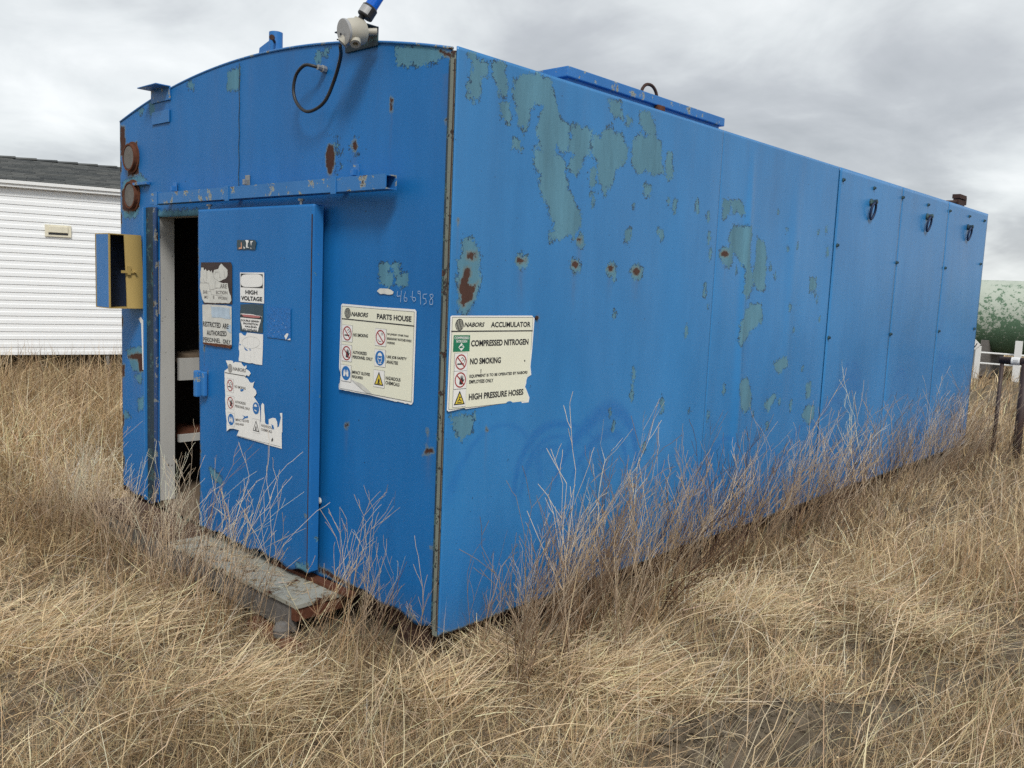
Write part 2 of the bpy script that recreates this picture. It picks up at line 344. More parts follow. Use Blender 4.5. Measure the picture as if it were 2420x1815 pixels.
for (dx, dy, rx, ry) in ((1128,562,9,7),(1239,571,8,7),(1319,579,7,7),(1376,586,10,8),(1250,517,6,7),(1565,548,9,7),(1018,552,13,8)):
    c = zoomed(DS, ell(dx, dy, rx*1.15, ry*1.15)); side_rust.append([SP(*p) for p in c])
    c = zoomed(DS, ell(dx+1, dy+3, rx*1.35, ry*1.9)); side_chips.append([SP(*p) for p in c])
for (dx, dy, rx, ry) in ((990,480,3,8),(1160,687,4,5),(1048,925,3,6)):
    side_rust.append([SP(*p) for p in zoomed(DS, ell(dx, dy, rx, ry))])
side_rust.append([(-0.05, -0.05), (8.3, -0.05), (8.3, 0.012), (-0.05, 0.012)])
rr_ = random.Random(5)
for i in range(50):      # small scattered chips, denser below and right of the big patch
    y = rr_.uniform(1.2, 3.95); z = rr_.uniform(0.6, 2.2); s = rr_.uniform(0.006, 0.02)
    side_chips.append(ell(y, z, s*0.7, s*rr_.uniform(1, 2.6), 7))
def arc_wipe(cy, cz, r, th, s, filled):
    def fn(P):
        dy, dz = (P[:, 0]-cy), P[:, 1]-cz; d = np.hypot(dy, dz); a = np.arctan2(dz, dy)
        rr = r*(1+0.05*np.sin(a*3+cy*9)); w = th*(0.75+0.35*np.sin(a*2+cy*4))
        ring = np.clip(1.4-np.abs(d-rr)/(w*0.5+1e-6), 0, 1)
        m = np.maximum(ring, filled*np.clip((rr-d)/0.05, 0, 1)*(0.75+0.25*np.sin(d*45)))
        return s*m*np.clip(dz/0.10+0.3, 0, 1)
    return fn
wipes = []
RA = (1200, 850, 700/2212)
for reg, c, top, th, s_, fl in ((RA, (380,1000), 470, 0.05, 0.9, 0.25), (RA, (370,1000), 565, 0.03, 0.8, 0), (RA, (330,1000), 640, 0.04, 0.7, 0.3), (RA, (690,900), 400, 0.10, 1.0, 0.3), (RA, (700,900), 560, 0.07, 0.9, 0), (RA, (1250,960), 700, 0.04, 0.7, 0.3),
        (RA, (1600,840), 600, 0.04, 0.8, 0.4), (RA, (2200,900), 500, 0.05, 0.8, 0.3), (RA, (1900,960), 680, 0.05, 0.7, 0.3), (R5, (930,430), 185, 0.03, 0.8, 0.75), (R5, (820,620), 440, 0.05, 0.7, 0.4), (R5, (1630,190), 40, 0.03, 0.7, 0.6), (R5, (1610,260), 130, 0.03, 0.7, 0.5), (R5, (1300,420), 240, 0.04, 0.6, 0.3),
        (R6, (1750,2100), 1520, 0.06, 0.6, 0.2)):
    y, z = SP(*zoomed(reg, [c])[0]); z1 = SP(*zoomed(reg, [(c[0], top)])[0])[1]; wipes.append(arc_wipe(y, z, z1-z, th, s_, fl))
def low_wipe(P):
    return 0.6*np.clip((0.55-P[:, 1]+0.10*np.sin(P[:, 0]*3.1)+0.06*np.sin(P[:, 0]*9))/0.35, 0, 1)
wipes.append(low_wipe)
side_wear = lambda P: wear_values(P, side_chips, side_rust, wipes)
PN = [0.0, 2.262, 4.045, 5.425, 6.745, L]
def side3(k):
    off = 0.0 if k < 2 else 0.004
    def to3(u, v):
        bulge = 0.009*np.sin(u*2.3+0.7)*np.sin(v*1.5+0.3*u)+0.006*np.sin(u*5.1)*np.sin(v*2.2+1)+0.004*np.sin(u*9.3+1)*np.sin(v*3.7+2*u)
        bulge = bulge + 0.012*np.exp(-(((u-1.05)/0.22)**2+((v-1.0)/0.35)**2)) - 0.010*np.exp(-(((u-1.7)/0.15)**2+((v-1.9)/0.5)**2)) + 0.008*np.exp(-((u-3.35)/0.07)**2)*np.clip((v-0.5)/0.8, 0, 1)
        bulge = bulge + 0.020*np.exp(-((u-2.66)/0.04)**2)*np.clip((v-0.2)/0.6, 0, 1)*(1 if k == 1 else 0)
        if k >= 2: bulge = bulge*0.5
        bulge = bulge*np.clip((2.58-v)/0.5, 0, 1)
        fade = np.clip(np.minimum(u-PN[k], PN[k+1]-u)/0.12, 0, 1)
        return (off+bulge*fade, u, v)
    return to3
for k in range(5):
    a, b = PN[k]+(0.004 if k == 2 else 0.0005), PN[k+1]-(0.006 if k == 1 else 0.0015)
    st = 0.012 if k == 0 else (0.018 if k == 1 else 0.04)
    us = np.linspace(a, b, max(3, int((b-a)/st))); vs = np.linspace(0.0, H+0.012, int(2.6/(0.014 if k < 2 else 0.03)))
    def wrp(U, V, k=k):
        V = V.copy(); t = np.clip(1-V/0.05, 0, 1); V = V+t*(0.004*np.sin(U*3.1)+0.003*np.sin(U*12.7+1)+0.003*np.sin(U*41)*np.sin(U*5.3)); return U, V
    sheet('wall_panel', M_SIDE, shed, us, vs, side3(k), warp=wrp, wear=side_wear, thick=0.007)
# --- end wall with its door opening and the two pipe ports
DOOR = (-2.035, -0.892, 0.088, 1.972); OPEN = (-2.755, -1.55, 0.085, 1.953)
PORTS = [(-3.130, 2.352), (-3.122, 2.104)]
end_chips = end_polys(R2, [[(1240,410),(1600,420),(1660,490),(1560,530),(1440,570),(1370,550),(1260,570),(1240,480)], [(530,490),(570,450),(585,480),(570,540),(540,550)], [(620,430),(650,420),(640,480),(610,480)]]) \
  + end_polys(Z0, [[(1640,720),(1690,730),(1685,775),(1650,765)], [(1310,900),(1345,900),(1345,1000),(1310,1000)], [(1985,620),(2090,600),(2080,780),(1990,780)], [(1200,960),(1250,950),(1230,1000)]]) \
  + end_polys(R6, [[(730,110),(800,80),(820,120),(790,160),(850,180),(840,250),(800,290),(735,240)], [(845,90),(905,95),(905,170),(860,150)], [(870,190),(970,180),(970,270),(880,265)]]) \
  + end_polys(R4, [[(370,470),(500,440),(530,500),(530,660),(420,640)], [(470,900),(520,880),(510,980),(470,990)], [(350,1000),(400,1050),(330,1060)], [(440,700),(500,680),(490,760)]]) \
  + end_polys(R3, [[(340,290),(480,240),(560,300),(490,330),(330,360)], [(330,560),(470,540),(440,600),(350,600)], [(560,560),(980,540),(980,585),(680,600)]])
end_rust = [[FP(*p) for p in ell(783, 376, 12, 38, 14)], [FP(*p) for p in ell(841, 344, 7.5, 14)]] \
  + end_polys(R2, [[(1600,425),(1720,455),(1765,500),(1765,690),(1730,690),(1715,520),(1650,480)], [(1185,850),(1215,850),(1210,970),(1185,970)], [(1665,1050),(1690,1040),(1670,1080)]]) \
  + end_polys(Z0, [[(1050,1090),(1085,1100),(1095,1255),(1190,1235),(1212,1390),(1205,1525),(1110,1540),(1098,1345),(1050,1360)]]) \
  + end_polys(R3, [[(320,370),(350,350),(440,298),(475,360),(475,520),(380,562),(325,540)]]) \
  + end_polys(R4, [[(370,515),(460,488),(522,500),(522,650),(480,665),(462,560),(380,542)], [(325,580),(352,590),(350,700),(325,690)]]) \
  + end_polys(R7, [[(1140,0),(1150,30),(1200,40),(1200,80),(1100,95),(1120,40)], [(1165,890),(1215,900),(1215,925),(1170,915)], [(200,1060),(340,1130),(500,1230),(640,1330),(600,1340),(420,1230),(200,1110)], [(980,1470),(1040,1500),(1020,1550)]]) \
  + end_polys(R6, [[(410,1480),(450,1460),(445,1520),(415,1520)], [(1135,1530),(1155,1520),(1150,1590)], [(1230,1560),(1250,1560),(1240,1640)]])
end_rust += [ell(-W+0.012, z, 0.016, 0.05) for z in (0.25, 0.55, 0.9, 1.25, 1.6, 1.95, 2.3, 2.5)]
halo = [[FP(*p) for p in ell(790, 372, 26, 52, 14)], [FP(*p) for p in ell(842, 350, 14, 26)]]
def end_wear(P):
    a = wear_values(P, end_chips, end_rust)
    for h in halo:
        d = sdist(P, h); a[:, 0] = np.maximum(a[:, 0], np.clip(0.36+d*2.2, 0, 0.46)*(d > -0.06))
    return a
def end3(u, v):
    fx = np.clip(np.minimum(u+W, -u)/0.3, 0, 1)
    return (u, -0.005*np.sin(u*2.1+0.4)*np.sin(v*2.4)*fx - 0.004*np.sin(u*6.3)*np.sin(v*3+1)*fx, v)
XE = np.linspace(-W, -0.040, 275)
def near_open(u, v): return ~((u > OPEN[0]) & (u < OPEN[1]) & (v < OPEN[3])) & ~np.any([np.hypot(u-px, v-pz) < 0.078 for px, pz in PORTS], axis=0)
VS = np.concatenate([np.linspace(0.045, OPEN[3], 136), np.linspace(OPEN[3], 2.5, 42)[1:]])
XE = np.unique(np.concatenate([np.linspace(-W, OPEN[0], 47), np.linspace(OPEN[0], OPEN[1], 101), np.linspace(OPEN[1], -0.040, 126)]))
NV0 = len(VS); VSA = np.concatenate([VS, 2.5+np.linspace(0, 1, 24)[1:]])
def end_warp(U, V):
    top = arch(U)-2.5; t = np.clip(V-2.5, 0, 1); V2 = np.where(V > 2.5, 2.5+t*top, V)
    rag = np.clip(1-(V-0.045)/0.06, 0, 1)*(0.014*np.sin(U*9)+0.012*np.sin(U*23+2)+0.02*np.clip((U+1.0), 0, 1)*-1+0.012)
    return U, V2+rag
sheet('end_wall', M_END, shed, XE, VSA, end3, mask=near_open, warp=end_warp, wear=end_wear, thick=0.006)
# --- corner post, lap edges
m = MB(); m.box(-0.0395, -0.010, -0.003, 0.05, 0.0, H-0.005); m.build('corner_post', M_POST, shed, bevel=0.003)
m = MB(); m.tube([(-0.010, -0.004, 0.03), (-0.011, -0.004, 1.2), (-0.010, -0.004, 2.56)], 0.0028, 5); m.build('weld_bead', M_DRUST, shed)
m = MB(); m.tube([(-0.043, -0.003, 0.03), (-0.041, -0.004, 0.9), (-0.044, -0.003, 1.7), (-0.042, -0.003, 2.56)], 0.004, 6); m.build('weld_bead', M_CHAN, shed)
m = MB(); m.box(-W-0.006, -W+0.02, 0.004, 0.05, 0.04, H+0.01); m.build('corner_post', M_DRUST, shed, bevel=0.003)
# --- roof sheet, far and hidden walls, floor
xs = np.linspace(-W+0.003, -0.012, 33); ys = np.linspace(0.008, L, 20)
sheet('roof', M_BLUEW, shed, xs, ys, lambda u, v: (u, v, arch(u)-0.006), thick=0.02)
m = MB(); m.tube([(x, 0.0, arch(x)+0.000) for x in np.linspace(-W+0.01, -0.03, 40)], 0.007, 6); m.build('roof_edge', M_BLUEW, shed, smooth=True)
m = MB(); m.box(-W, -W+0.006, 0.06, L-0.01, 0.04, H); m.build('back_side_wall', M_BLUE, shed)
m = MB(); pts = [(x, arch(x)-0.02) for x in np.linspace(-W+0.01, -0.012, 20)]
m.add([(-W+0.01, L-0.004, 0.02), (-0.012, L-0.004, 0.02)]+[(x, L-0.004, z) for x, z in pts[::-1]], [tuple(range(22))]); m.build('rear_wall', M_BLUE, shed)
m = MB(); m.box(-W+0.02, -0.02, 0.02, L-0.02, 0.03, 0.075); m.build('floor', M_WOOD, shed)
m = MB()
for x0, x1 in ((-W+0.10, -W+0.28), (-0.30, -0.10)): m.box(x0, x1, 0.03, L-0.05, -0.26, 0.028)
for yy in np.linspace(0.10, L-0.25, 7): m.box(-W+0.28, -0.30, yy, yy+0.1, -0.1, 0.027)
m.build('skid', M_DRUST, shed)
# interior seen through the door gap
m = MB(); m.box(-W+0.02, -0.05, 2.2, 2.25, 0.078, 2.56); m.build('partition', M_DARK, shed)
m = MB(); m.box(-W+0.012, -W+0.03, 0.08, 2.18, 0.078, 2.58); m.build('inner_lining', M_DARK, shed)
m = MB(); m.box(OPEN[0]-0.02, OPEN[0]-0.001, 0.004, 0.105, 0.08, 1.97); m.build('door_jamb', M_WHITE, shed)
m = MB(); m.box(OPEN[0], OPEN[1], 0.01, 0.105, OPEN[3]+0.001, OPEN[3]+0.02); m.build('door_head', M_WHITE, shed)
def shelf(z0, z1, yf, mat, name):
    m = MB(); m.box(-W+0.05, -2.80, yf, 2.1, z0, z1); return m.build(name, mat, shed, bevel=0.003)
sz = [SP(411, p, -2.80)[1] for p in (848, 900, 1030, 1047)]
m = MB(); m.box(-2.83, -2.80, 0.16, 2.1, sz[1], sz[0]); m.build('shelf_front', M_WHITE, shed)
m = MB(); m.box(-W+0.05, -2.831, 0.16, 2.1, sz[0]-0.03, sz[0]-0.005); m.build('shelf', M_WOOD, shed)
m = MB(); m.box(-2.83, -2.80, 0.16, 2.1, sz[3], sz[2]); m.build('shelf_front', M_WHITE, shed)
m = MB(); m.box(-W+0.05, -2.831, 0.16, 2.1, sz[2]-0.03, sz[2]-0.004); m.build('shelf', M_RUST, shed)
m = MB()
for i in range(6):
    yy = 0.25+0.09*i; m.box(-3.2+0.03*random.random(), -2.86, yy, yy+0.075, sz[0]-0.004, sz[0]+0.012+0.02*random.random())
m.build('stored_boards', M_WOOD, shed)
# --- channel left of the opening
m = MB(); m.box(-2.925, -2.908, -0.030, 0.002, 0.06, 2.02); m.build('channel_flange', M_BLUE, shed, bevel=0.003)
m = MB(); m.box(-2.9075, -2.800, -0.013, -0.004, 0.06, 2.018); m.build('channel_web', M_CHAN, shed)
m = MB(); m.box(-2.7995, -2.757, -0.018, -0.004, 0.07, 2.016); m.build('channel_flange', worn_paint('worn_navy', (0.008, 0.055, 0.18), None, 0.55, attr=False, scatter=0.05, chipcol=(0.24, 0.26, 0.25)), shed, bevel=0.003)
m = MB(); q = [FP(*p, -0.008) for p in zoomed(R4, [(470,195),(490,180),(512,215),(524,400),(526,650),(505,640),(498,400),(492,240)])]
m.add([(x, -0.008, z) for x, z in q], [tuple(range(len(q)))]); m.build('torn_tape', M_VINYL, shed)
# --- sliding door
door_holder = MB()
us = np.linspace(DOOR[0], DOOR[1], 90); vs = np.linspace(DOOR[2], DOOR[3], 140)
D1 = (460, 520, 300/2212); D2 = (460, 740, 240/2212); D3 = (500, 840, 220/1587); Ad = (780, 700, 220/1304); Ba = (1040, 730, 250/1659)
R5b = (200, 1050, 600/2212)
door_chips = end_polys(R5b, [[(1085,205),(1130,250),(1185,300),(1190,345),(1130,300),(1095,250)], [(1840,1040),(1940,1060),(1930,1120),(1860,1090)]], -0.1)
door_rust = end_polys(R5b, [[(990,700),(1060,735),(1200,800),(1270,815),(1260,850),(1120,800),(990,745)], [(1925,610),(1940,615),(1935,645),(1920,640)], [(1510,525),(1525,530),(1520,555)], [(1950,1000),(1965,990),(1960,1100),(1945,1100)]], -0.1) + [ell(DOOR[0], z, 0.012, 0.05) for z in (0.3, 0.55, 1.25, 1.7)]
door_rust += [[FP(*p, -0.1) for p in zoomed(D2, q)] for q in ([(200,680),(215,690),(212,820),(195,800)], [(265,1265),(285,1270),(280,1330),(262,1320)])]
def door3(u, v): return (u+0.006*np.sin(v*3)*np.clip((u-DOOR[0])/-0.2+1, 0, 1), -0.1+0.004*np.sin(u*3+v*2), v)
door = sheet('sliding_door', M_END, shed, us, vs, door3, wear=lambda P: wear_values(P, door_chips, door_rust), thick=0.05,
             warp=lambda U, V: (U, V+np.clip(1-(V-DOOR[2])/0.04, 0, 1)*(0.010*np.sin(U*13)+0.008*np.sin(U*31))))
m = MB(); m.box(DOOR[1]-0.004, DOOR[1]+0.004, -0.094, -0.040, DOOR[2]+0.01, DOOR[3]-0.006); m.build('edge_strip', M_BLUE, door, bevel=0.002)
m = MB(); m.tube([(DOOR[1]-0.002, -0.103, z) for z in np.linspace(DOOR[2]+0.03, DOOR[3]-0.05, 14)], 0.003, 5); m.build('edge_seam', M_DRUST, door)
hx, hz = FP(200+1020*0.2712, 700+770*0.2712, -0.13)
m = MB(); m.box(hx-0.055, hx-0.02, -0.155, -0.115, hz-0.075, hz+0.08); m.box(hx-0.02, hx+0.02, -0.130, -0.103, hz-0.07, hz+0.075)
m.build('door_handle', M_BLUEW, door, bevel=0.008)
for px_, pz_ in ((495, 478), (712, 474)):
    hx, hz = FP(px_, pz_, -0.085); m = MB(); m.tube([(hx, -0.085, DOOR[3]-0.01), (hx, -0.085, 2.0)], 0.007, 6); m.lathe([(0.016, 0), (0.016, 0.01)], (hx, -0.085, 1.992), (0, 0, 1), 6); m.build('hanger_bolt', M_METAL, door)
# --- door track: a hollow square tube on clips
TX0, TX1, TZ0, TZ1, TY0, TY1 = -2.625, -0.317, 2.020, 2.086, -0.115, -0.050
m = MB(); e = 0.006
m.box(TX0, TX1, TY0, TY0+e, TZ0, TZ1); m.box(TX0, TX1, TY1-e, TY1, TZ0, TZ1); m.box(TX0, TX1, TY0+e+.0002, TY1-e-.0002, TZ1-e, TZ1-.0005); m.box(TX0, TX1, TY0+e+.0002, TY1-e-.0002, TZ0+.0005, TZ0+e)
trk = m.build('door_track', M_BLUEW, shed)
for px_ in (369, 537, 789):
    x = FP(px_, 450, TY0)[0]; m = MB()
    m.box(x-0.02, x+0.02, TY0-0.006, TY0-0.0005, TZ0-0.01, TZ1+0.006); m.box(x-0.02, x+0.02, TY0, -0.004, TZ1+0.0006, TZ1+0.0065); m.build('track_clip', M_BLUE, trk, bevel=0.0015)
    x2 = x+0.03; m = MB(); m.box(x2-0.022, x2+0.022, -0.012, -0.005, TZ1+0.007, TZ1+0.075); m.box(x2-0.01, x2+0.01, -0.035, -0.0122, TZ1+0.02, TZ1+0.05); m.build('clip_bolt', M_BLUEW if px_ != 537 else M_METAL, trk, bevel=0.002)
# --- pipe ports
for px, pz in PORTS:
    m = MB(); m.lathe([(0.078, 0.10), (0.078, -0.03), (0.089, -0.03), (0.089, -0.0065), (0.105, -0.006), (0.105, 0.0)], (px, 0, pz), (0, 1, 0), 28)
    o = m.build('pipe_port', M_RUST, shed); shadesmooth(o)
    m = MB(); m.lathe([(0.0775, -0.026), (0.0755, -0.026), (0.0755, 0.24), (0.0, 0.241)], (px, 0, pz), (0, 1, 0), 24); o2 = m.build('port_liner', M_SKID, o); shadesmooth(o2)
m = MB(); a = FP(200+455*.2712, 350+315*.2712); b = FP(200+575*.2712, 350+320*.2712); m.box(a[0], b[0], -0.03, -0.004, a[1]-0.012, a[1]+0.006); m.build('welded_tab', M_BLUEW, shed, bevel=0.003)
# --- roof brackets (angle irons) and plates below them
def bracket(x0, x1, zb, depth, tip):
    m = MB(); m.box(x0, x1, -0.012, -0.004, zb, zb+0.085); m.box(x0, x1, -depth, -0.0125, zb+0.078, zb+0.0845)
    return m.build('roof_bracket', M_BLUEW if tip else M_CHAN, shed, bevel=0.002)
bracket(-2.83, -2.575, 2.668, 0.10, True); bracket(-0.775, -0.53, 2.690, 0.075, False)
m = MB(); m.box(-2.82, -2.585, -0.012, -0.0055, 2.535, 2.612); m.build('patch_plate', M_BLUE, shed, bevel=0.002)
a = FP(600+850*.2712, 685*.2712); b = FP(600+1125*.2712, 520*.2712)
# --- roof vent pipe stub on the left
m = MB(); m.lathe([(0.040, -0.15), (0.040, 0.10), (0.034, 0.102), (0.034, 0.08)], (-1.88, 0.3, 2.93), (0, 0, 1), 16); o = m.build('vent_pipe', M_BLUE, shed); shadesmooth(o)
m = MB(); m.tube([(-1.845, 0.27, 2.965), (-1.79, 0.22, 2.97)], 0.008, 6); m.lathe([(0.016, 0), (0.016, 0.012)], (-1.79, 0.22, 2.97), (0.7, -0.7, 0), 8); m.build('clamp_screw', M_DRUST, o)
m = MB(); m.add([(-2.10, 0.30, 2.75), (-2.06, 0.30, 2.97), (-1.92, 0.30, 3.005), (-1.92, 0.30, 2.75)]+[(-2.10, 0.312, 2.75), (-2.06, 0.312, 2.97), (-1.92, 0.312, 3.005), (-1.92, 0.312, 2.75)],
                 [(0, 1, 2, 3), (7, 6, 5, 4), (0, 4, 5, 1), (1, 5, 6, 2), (2, 6, 7, 3)]); m.build('gusset', M_BLUE, o)
# --- roof hatch
m = MB(); m.box(-1.5, -0.36, 1.17, 2.82, 2.62, 2.762); hat = m.build('roof_hatch', M_BLUE, shed, bevel=0.003)
m = MB(); m.box(-1.53, -0.335, 1.14, 2.85, 2.757, 2.812); m.build('hatch_lid', M_BLUEW, hat, bevel=0.005)
m = MB(); m.tube([(-0.36, 1.875+0.085*(1-math.cos(t)), 2.80+0.070*math.sin(t)) for t in np.linspace(0, math.pi, 13)], 0.010, 7); m.build('lifting_loop', M_DRUST, hat, smooth=True)
m = MB(); m.box(-0.358, -0.330, 2.02, 2.10, 2.70, 2.76); m.build('hatch_hasp', M_RUST, hat, bevel=0.003)
# --- rusty bracket on the roof's far end
def at_side(px, py, x): y, z = SP(px, py, x); return (x, y, z)
rb = [at_side(2120+a*.1356, 400+b*.1356, -0.12) for a, b in ((560,490),(1060,560),(1040,415),(1150,415),(1110,640),(1165,560))]
m = MB(); m.tube([(-0.12, rb[0][1], rb[0][2]-0.05), (-0.12, rb[1][1]+0.03, rb[1][2])], 0.018, 6)
m.box(-0.15, -0.09, rb[2][1]+0.0, rb[3][1]-0.01, 2.55, rb[2][2]-0.06); m.box(-0.16, -0.08, rb[2][1]-0.005, rb[3][1]+0.01, rb[2][2]-0.055, rb[2][2]-0.01); m.box(-0.15, -0.10, rb[3][1]-0.03, rb[5][1]+0.03, rb[5][2]-0.04, rb[5][2]+0.04)
m.build('hinge_bracket', M_DRUST, shed, bevel=0.004)
# --- bolts and lifting rings of the rear panels
bolts = [(1028,208),(1230,262),(1417,323),(1583,371),(1725,411),(1853,446),(1950,475),(987,635),(1377,748),(1693,783),(1925,757),(931,1238),(1336,1215),(1652,1196),(1883,1180)]
bm_ = MB(); bm_.lathe([(0.015, 0.0), (0.015, 0.008), (0.010, 0.010), (0.010, 0.018), (0.0, 0.019)], (0, 0, 0), (1, 0, 0), 6)
b0 = None
for a, b in bolts + [(1110,2060),(1260,2150)]:
    y, z = SP(1620+a*.3617, 350+b*.3617, 0.004)
    if z < 0.1: continue
    if b0 is None: b0 = bm_.build('bolt', M_CHAN, shed); o = b0
    else: o = b0.copy(); COL.objects.link(o)
    o.location = (0.006, y, z)
for a, b in ((1215,400),(1582,487),(1848,552)):
    y, z = SP(1620+a*.3617, 350+b*.3617, 0.02)
    m = MB(); m.tube([(0.035+0.012*math.cos(t), y+0.045*math.sin(t), z-0.015+0.065*math.cos(t)) for t in np.linspace(0, 2*math.pi, 19)], 0.010, 7, cap=False)
    o = m.build('lifting_ring', M_NAVY, shed, smooth=True)
    m = MB(); m.lathe([(0.032, 0.0), (0.032, 0.012), (0.020, 0.02), (0.018, 0.055), (0.0, 0.056)], (0.006, y+0.01, z+0.055), (1, 0, 0.15), 10); m.build('ring_boss', M_CHAN, o)
# --- ledge (porch plate) at the door
m = MB(); m.box(-2.02, -0.69, -0.30, -0.004, 0.006, 0.030); led = m.build('door_step', M_LEDGE, shed, bevel=0.003)
m = MB(); m.box(-3.18, -2.022, -0.29, -0.004, 0.004, 0.027); m.build('rusty_plate', plain('dull_rust', (0.105, 0.068, 0.050), 0.9, var=0.5, scale=14, bump=0.4, spec=0.15), led, bevel=0.003)
m = MB(); m.box(-3.15, -0.74, -0.285, -0.262, -0.13, 0.0035); m.build('step_beam', M_SKID, led, bevel=0.003)
m = MB(); m.box(-0.74, -0.70, -0.296, -0.01, -0.06, 0.004); m.box(-1.3, -0.60, -0.06, -0.008, 0.031, 0.05); m.build('step_end_angle', M_RUST, led, bevel=0.003)
m = MB(); m.tube([(-1.0, -0.34, -0.16), (-0.55, -0.36, -0.17)], 0.055, 12); m.build('tow_pipe', M_RUST, led, smooth=False)
m = MB(); m.lathe([(0.028, 0.0), (0.028, 0.05), (0.04, 0.055), (0.044, 0.09), (0.030, 0.115), (0.0, 0.12)], (-0.72, -0.36, -0.17), (0, 0, 1), 12); o = m.build('hitch_knob', M_SKID, led); shadesmooth(o)
for px_, p0, p1 in ((568, 150, 450), (520+8, 480, 482)):
    a = FP(px_, p0); b = FP(px_, p1)
    m = MB(); m.tube([(a[0]+0.003*math.sin(z*40), -0.006, z) for z in np.linspace(b[1], a[1], 24)], 0.0022, 5); m.build('weld_seam', M_CHAN, shed)
# door stop screw
sx, sz_ = FP(700+210*.2712, 1050+490*.2712); m = MB(); m.lathe([(0.018, 0), (0.018, 0.006), (0.008, 0.014), (0, 0.015)], (sx, -0.004, sz_), (0, -1, 0), 10); m.build('screw_cap', M_OLDW, shed)

# ================================================================== SIGNS AND STICKERS
_font_cache = {}
def text2d(s, bold=0.0, shear=0.0):
    """outline of a line of capitals as (verts (n,2), faces), normalised: baseline 0, cap height 1"""
    key = (s, bold, shear)
    if key in _font_cache: return _font_cache[key]
    cu = bpy.data.curves.new('t', 'FONT'); cu.body = s; cu.size = 1.0; cu.offset = bold; cu.shear = shear; cu.resolution_u = 3; cu.fill_mode = 'FRONT'
    ob = bpy.data.objects.new('t', cu); COL.objects.link(ob); bpy.context.view_layer.update()
    me = bpy.data.meshes.new_from_object(ob.evaluated_get(bpy.context.evaluated_depsgraph_get()))
    V = np.array([v.co[:2] for v in me.vertices]); F = [tuple(p.vertices) for p in me.polygons]
    bpy.data.objects.remove(ob); bpy.data.curves.remove(cu); bpy.data.meshes.remove(me)
    lo, hi = V.min(0), V.max(0); V = (V-lo)/np.array([hi[0]-lo[0], hi[1]-lo[1]])
    _font_cache[key] = (V, F); return V, F
class Plane:
    """flat artwork on the end wall ('end', y) or the long wall ('side', x); off grows towards the viewer"""
    def __init__(s, kind, pos, reg): s.kind, s.pos, s.reg = kind, pos, reg
    def uv(s, zx, zy):
        px, py = s.reg[0]+zx*s.reg[2], s.reg[1]+zy*s.reg[2]
        return np.array(FP(px, py, s.pos) if s.kind == 'end' else SP(px, py, s.pos))
    def p3(s, uv, off): return (uv[0], s.pos-off, uv[1]) if s.kind == 'end' else (s.pos+off, uv[0], uv[1])
def jagged(pts, amp, step, seed=1, closed=True):
    r = random.Random(seed); out = []
    for a, b in zip(pts, pts[1:]+pts[:1] if closed else pts[1:]):
        n = max(1, int(math.hypot(b[0]-a[0], b[1]-a[1])/step))
        for i in range(n):
            t = i/n; j = amp if i else amp*0.4
            out.append((a[0]+(b[0]-a[0])*t+r.uniform(-j, j), a[1]+(b[1]-a[1])*t+r.uniform(-j, j)))
    return out
def poly(mb, pl, pts, off, mi=0, thick=0.0):
    uv = [pl.uv(*p) for p in pts]; n = len(uv)
    vs = [pl.p3(u, off) for u in uv]; mb.add(vs, [tuple(range(n))], mi)
    if thick:
        vb = [pl.p3(u, off-thick) for u in uv]; mb.add(vs+vb, [(i, (i+1) % n, n+(i+1) % n, n+i) for i in range(n)], mi)
def line(mb, pl, pts, w, off, mi=0, closed=False):
    uv = [pl.uv(*p) for p in pts]
    if closed: uv = uv+[uv[0]]
    for a, b in zip(uv[:-1], uv[1:]):
        d = b-a; ln = np.linalg.norm(d); d = d/(ln+1e-9); nn = np.array([-d[1], d[0]])*w/2; e = d*w*0.4
        mb.add([pl.p3(q, off) for q in (a-nn-e, b-nn+e, b+nn+e, a+nn-e)], [(0, 1, 2, 3)], mi)
def text(mb, pl, s, p0, p1, hpx, off, mi=0, bold=0.0, shear=0.0):
    """baseline from p0 to p1 (zoomed pixels), cap height hpx"""
    V, F = text2d(s, bold, shear); a, b = pl.uv(*p0), pl.uv(*p1); c = pl.uv(p0[0], p0[1]-hpx)
    ex = b-a; ez = np.array([0.0, (c-a)[1]]); uv = a+V[:, :1]*ex+V[:, 1:]*ez
    mb.add([pl.p3(u, off) for u in uv], F, mi)
def disc(mb, pl, c, r, off, mi, r0=None, k=28):
    cu = pl.uv(*c)
    q = np.linspace(0, 2*math.pi, k, endpoint=False); o = [cu+r*np.array([math.cos(t), math.sin(t)]) for t in q]
    if r0 is None: mb.add([pl.p3(u, off) for u in o], [tuple(range(k))], mi)
    else:
        i_ = [cu+r0*np.array([math.cos(t), math.sin(t)]) for t in q]
        mb.add([pl.p3(u, off) for u in o+i_], [(j, (j+1) % k, k+(j+1) % k, k+j) for j in range(k)], mi)
def rel(mb, pl, c, s, pts, off, mi):
    cu = pl.uv(*c); mb.add([pl.p3(cu+s*np.array(p), off) for p in pts], [tuple(range(len(pts)))], mi)
def bar(mb, pl, c, s, a, b, w, off, mi):
    a, b = np.array(a), np.array(b); d = (b-a)/np.linalg.norm(b-a); n = np.array([-d[1], d[0]])*w/2
    rel(mb, pl, c, s, [a-n, b-n, b+n, a+n], off, mi)
PM = [M_VINYL, M_INK, M_RED, M_SBLUE, M_SYEL]
HAND = [(-.35,-.55),(.15,-.6),(.35,-.25),(.5,.05),(.42,.12),(.28,-.05),(.3,.45),(.22,.47),(.17,.1),(.12,.58),(.03,.58),(.02,.1),(-.06,.52),(-.15,.5),(-.12,.05),(-.25,.35),(-.33,.3),(-.3,-.1)]
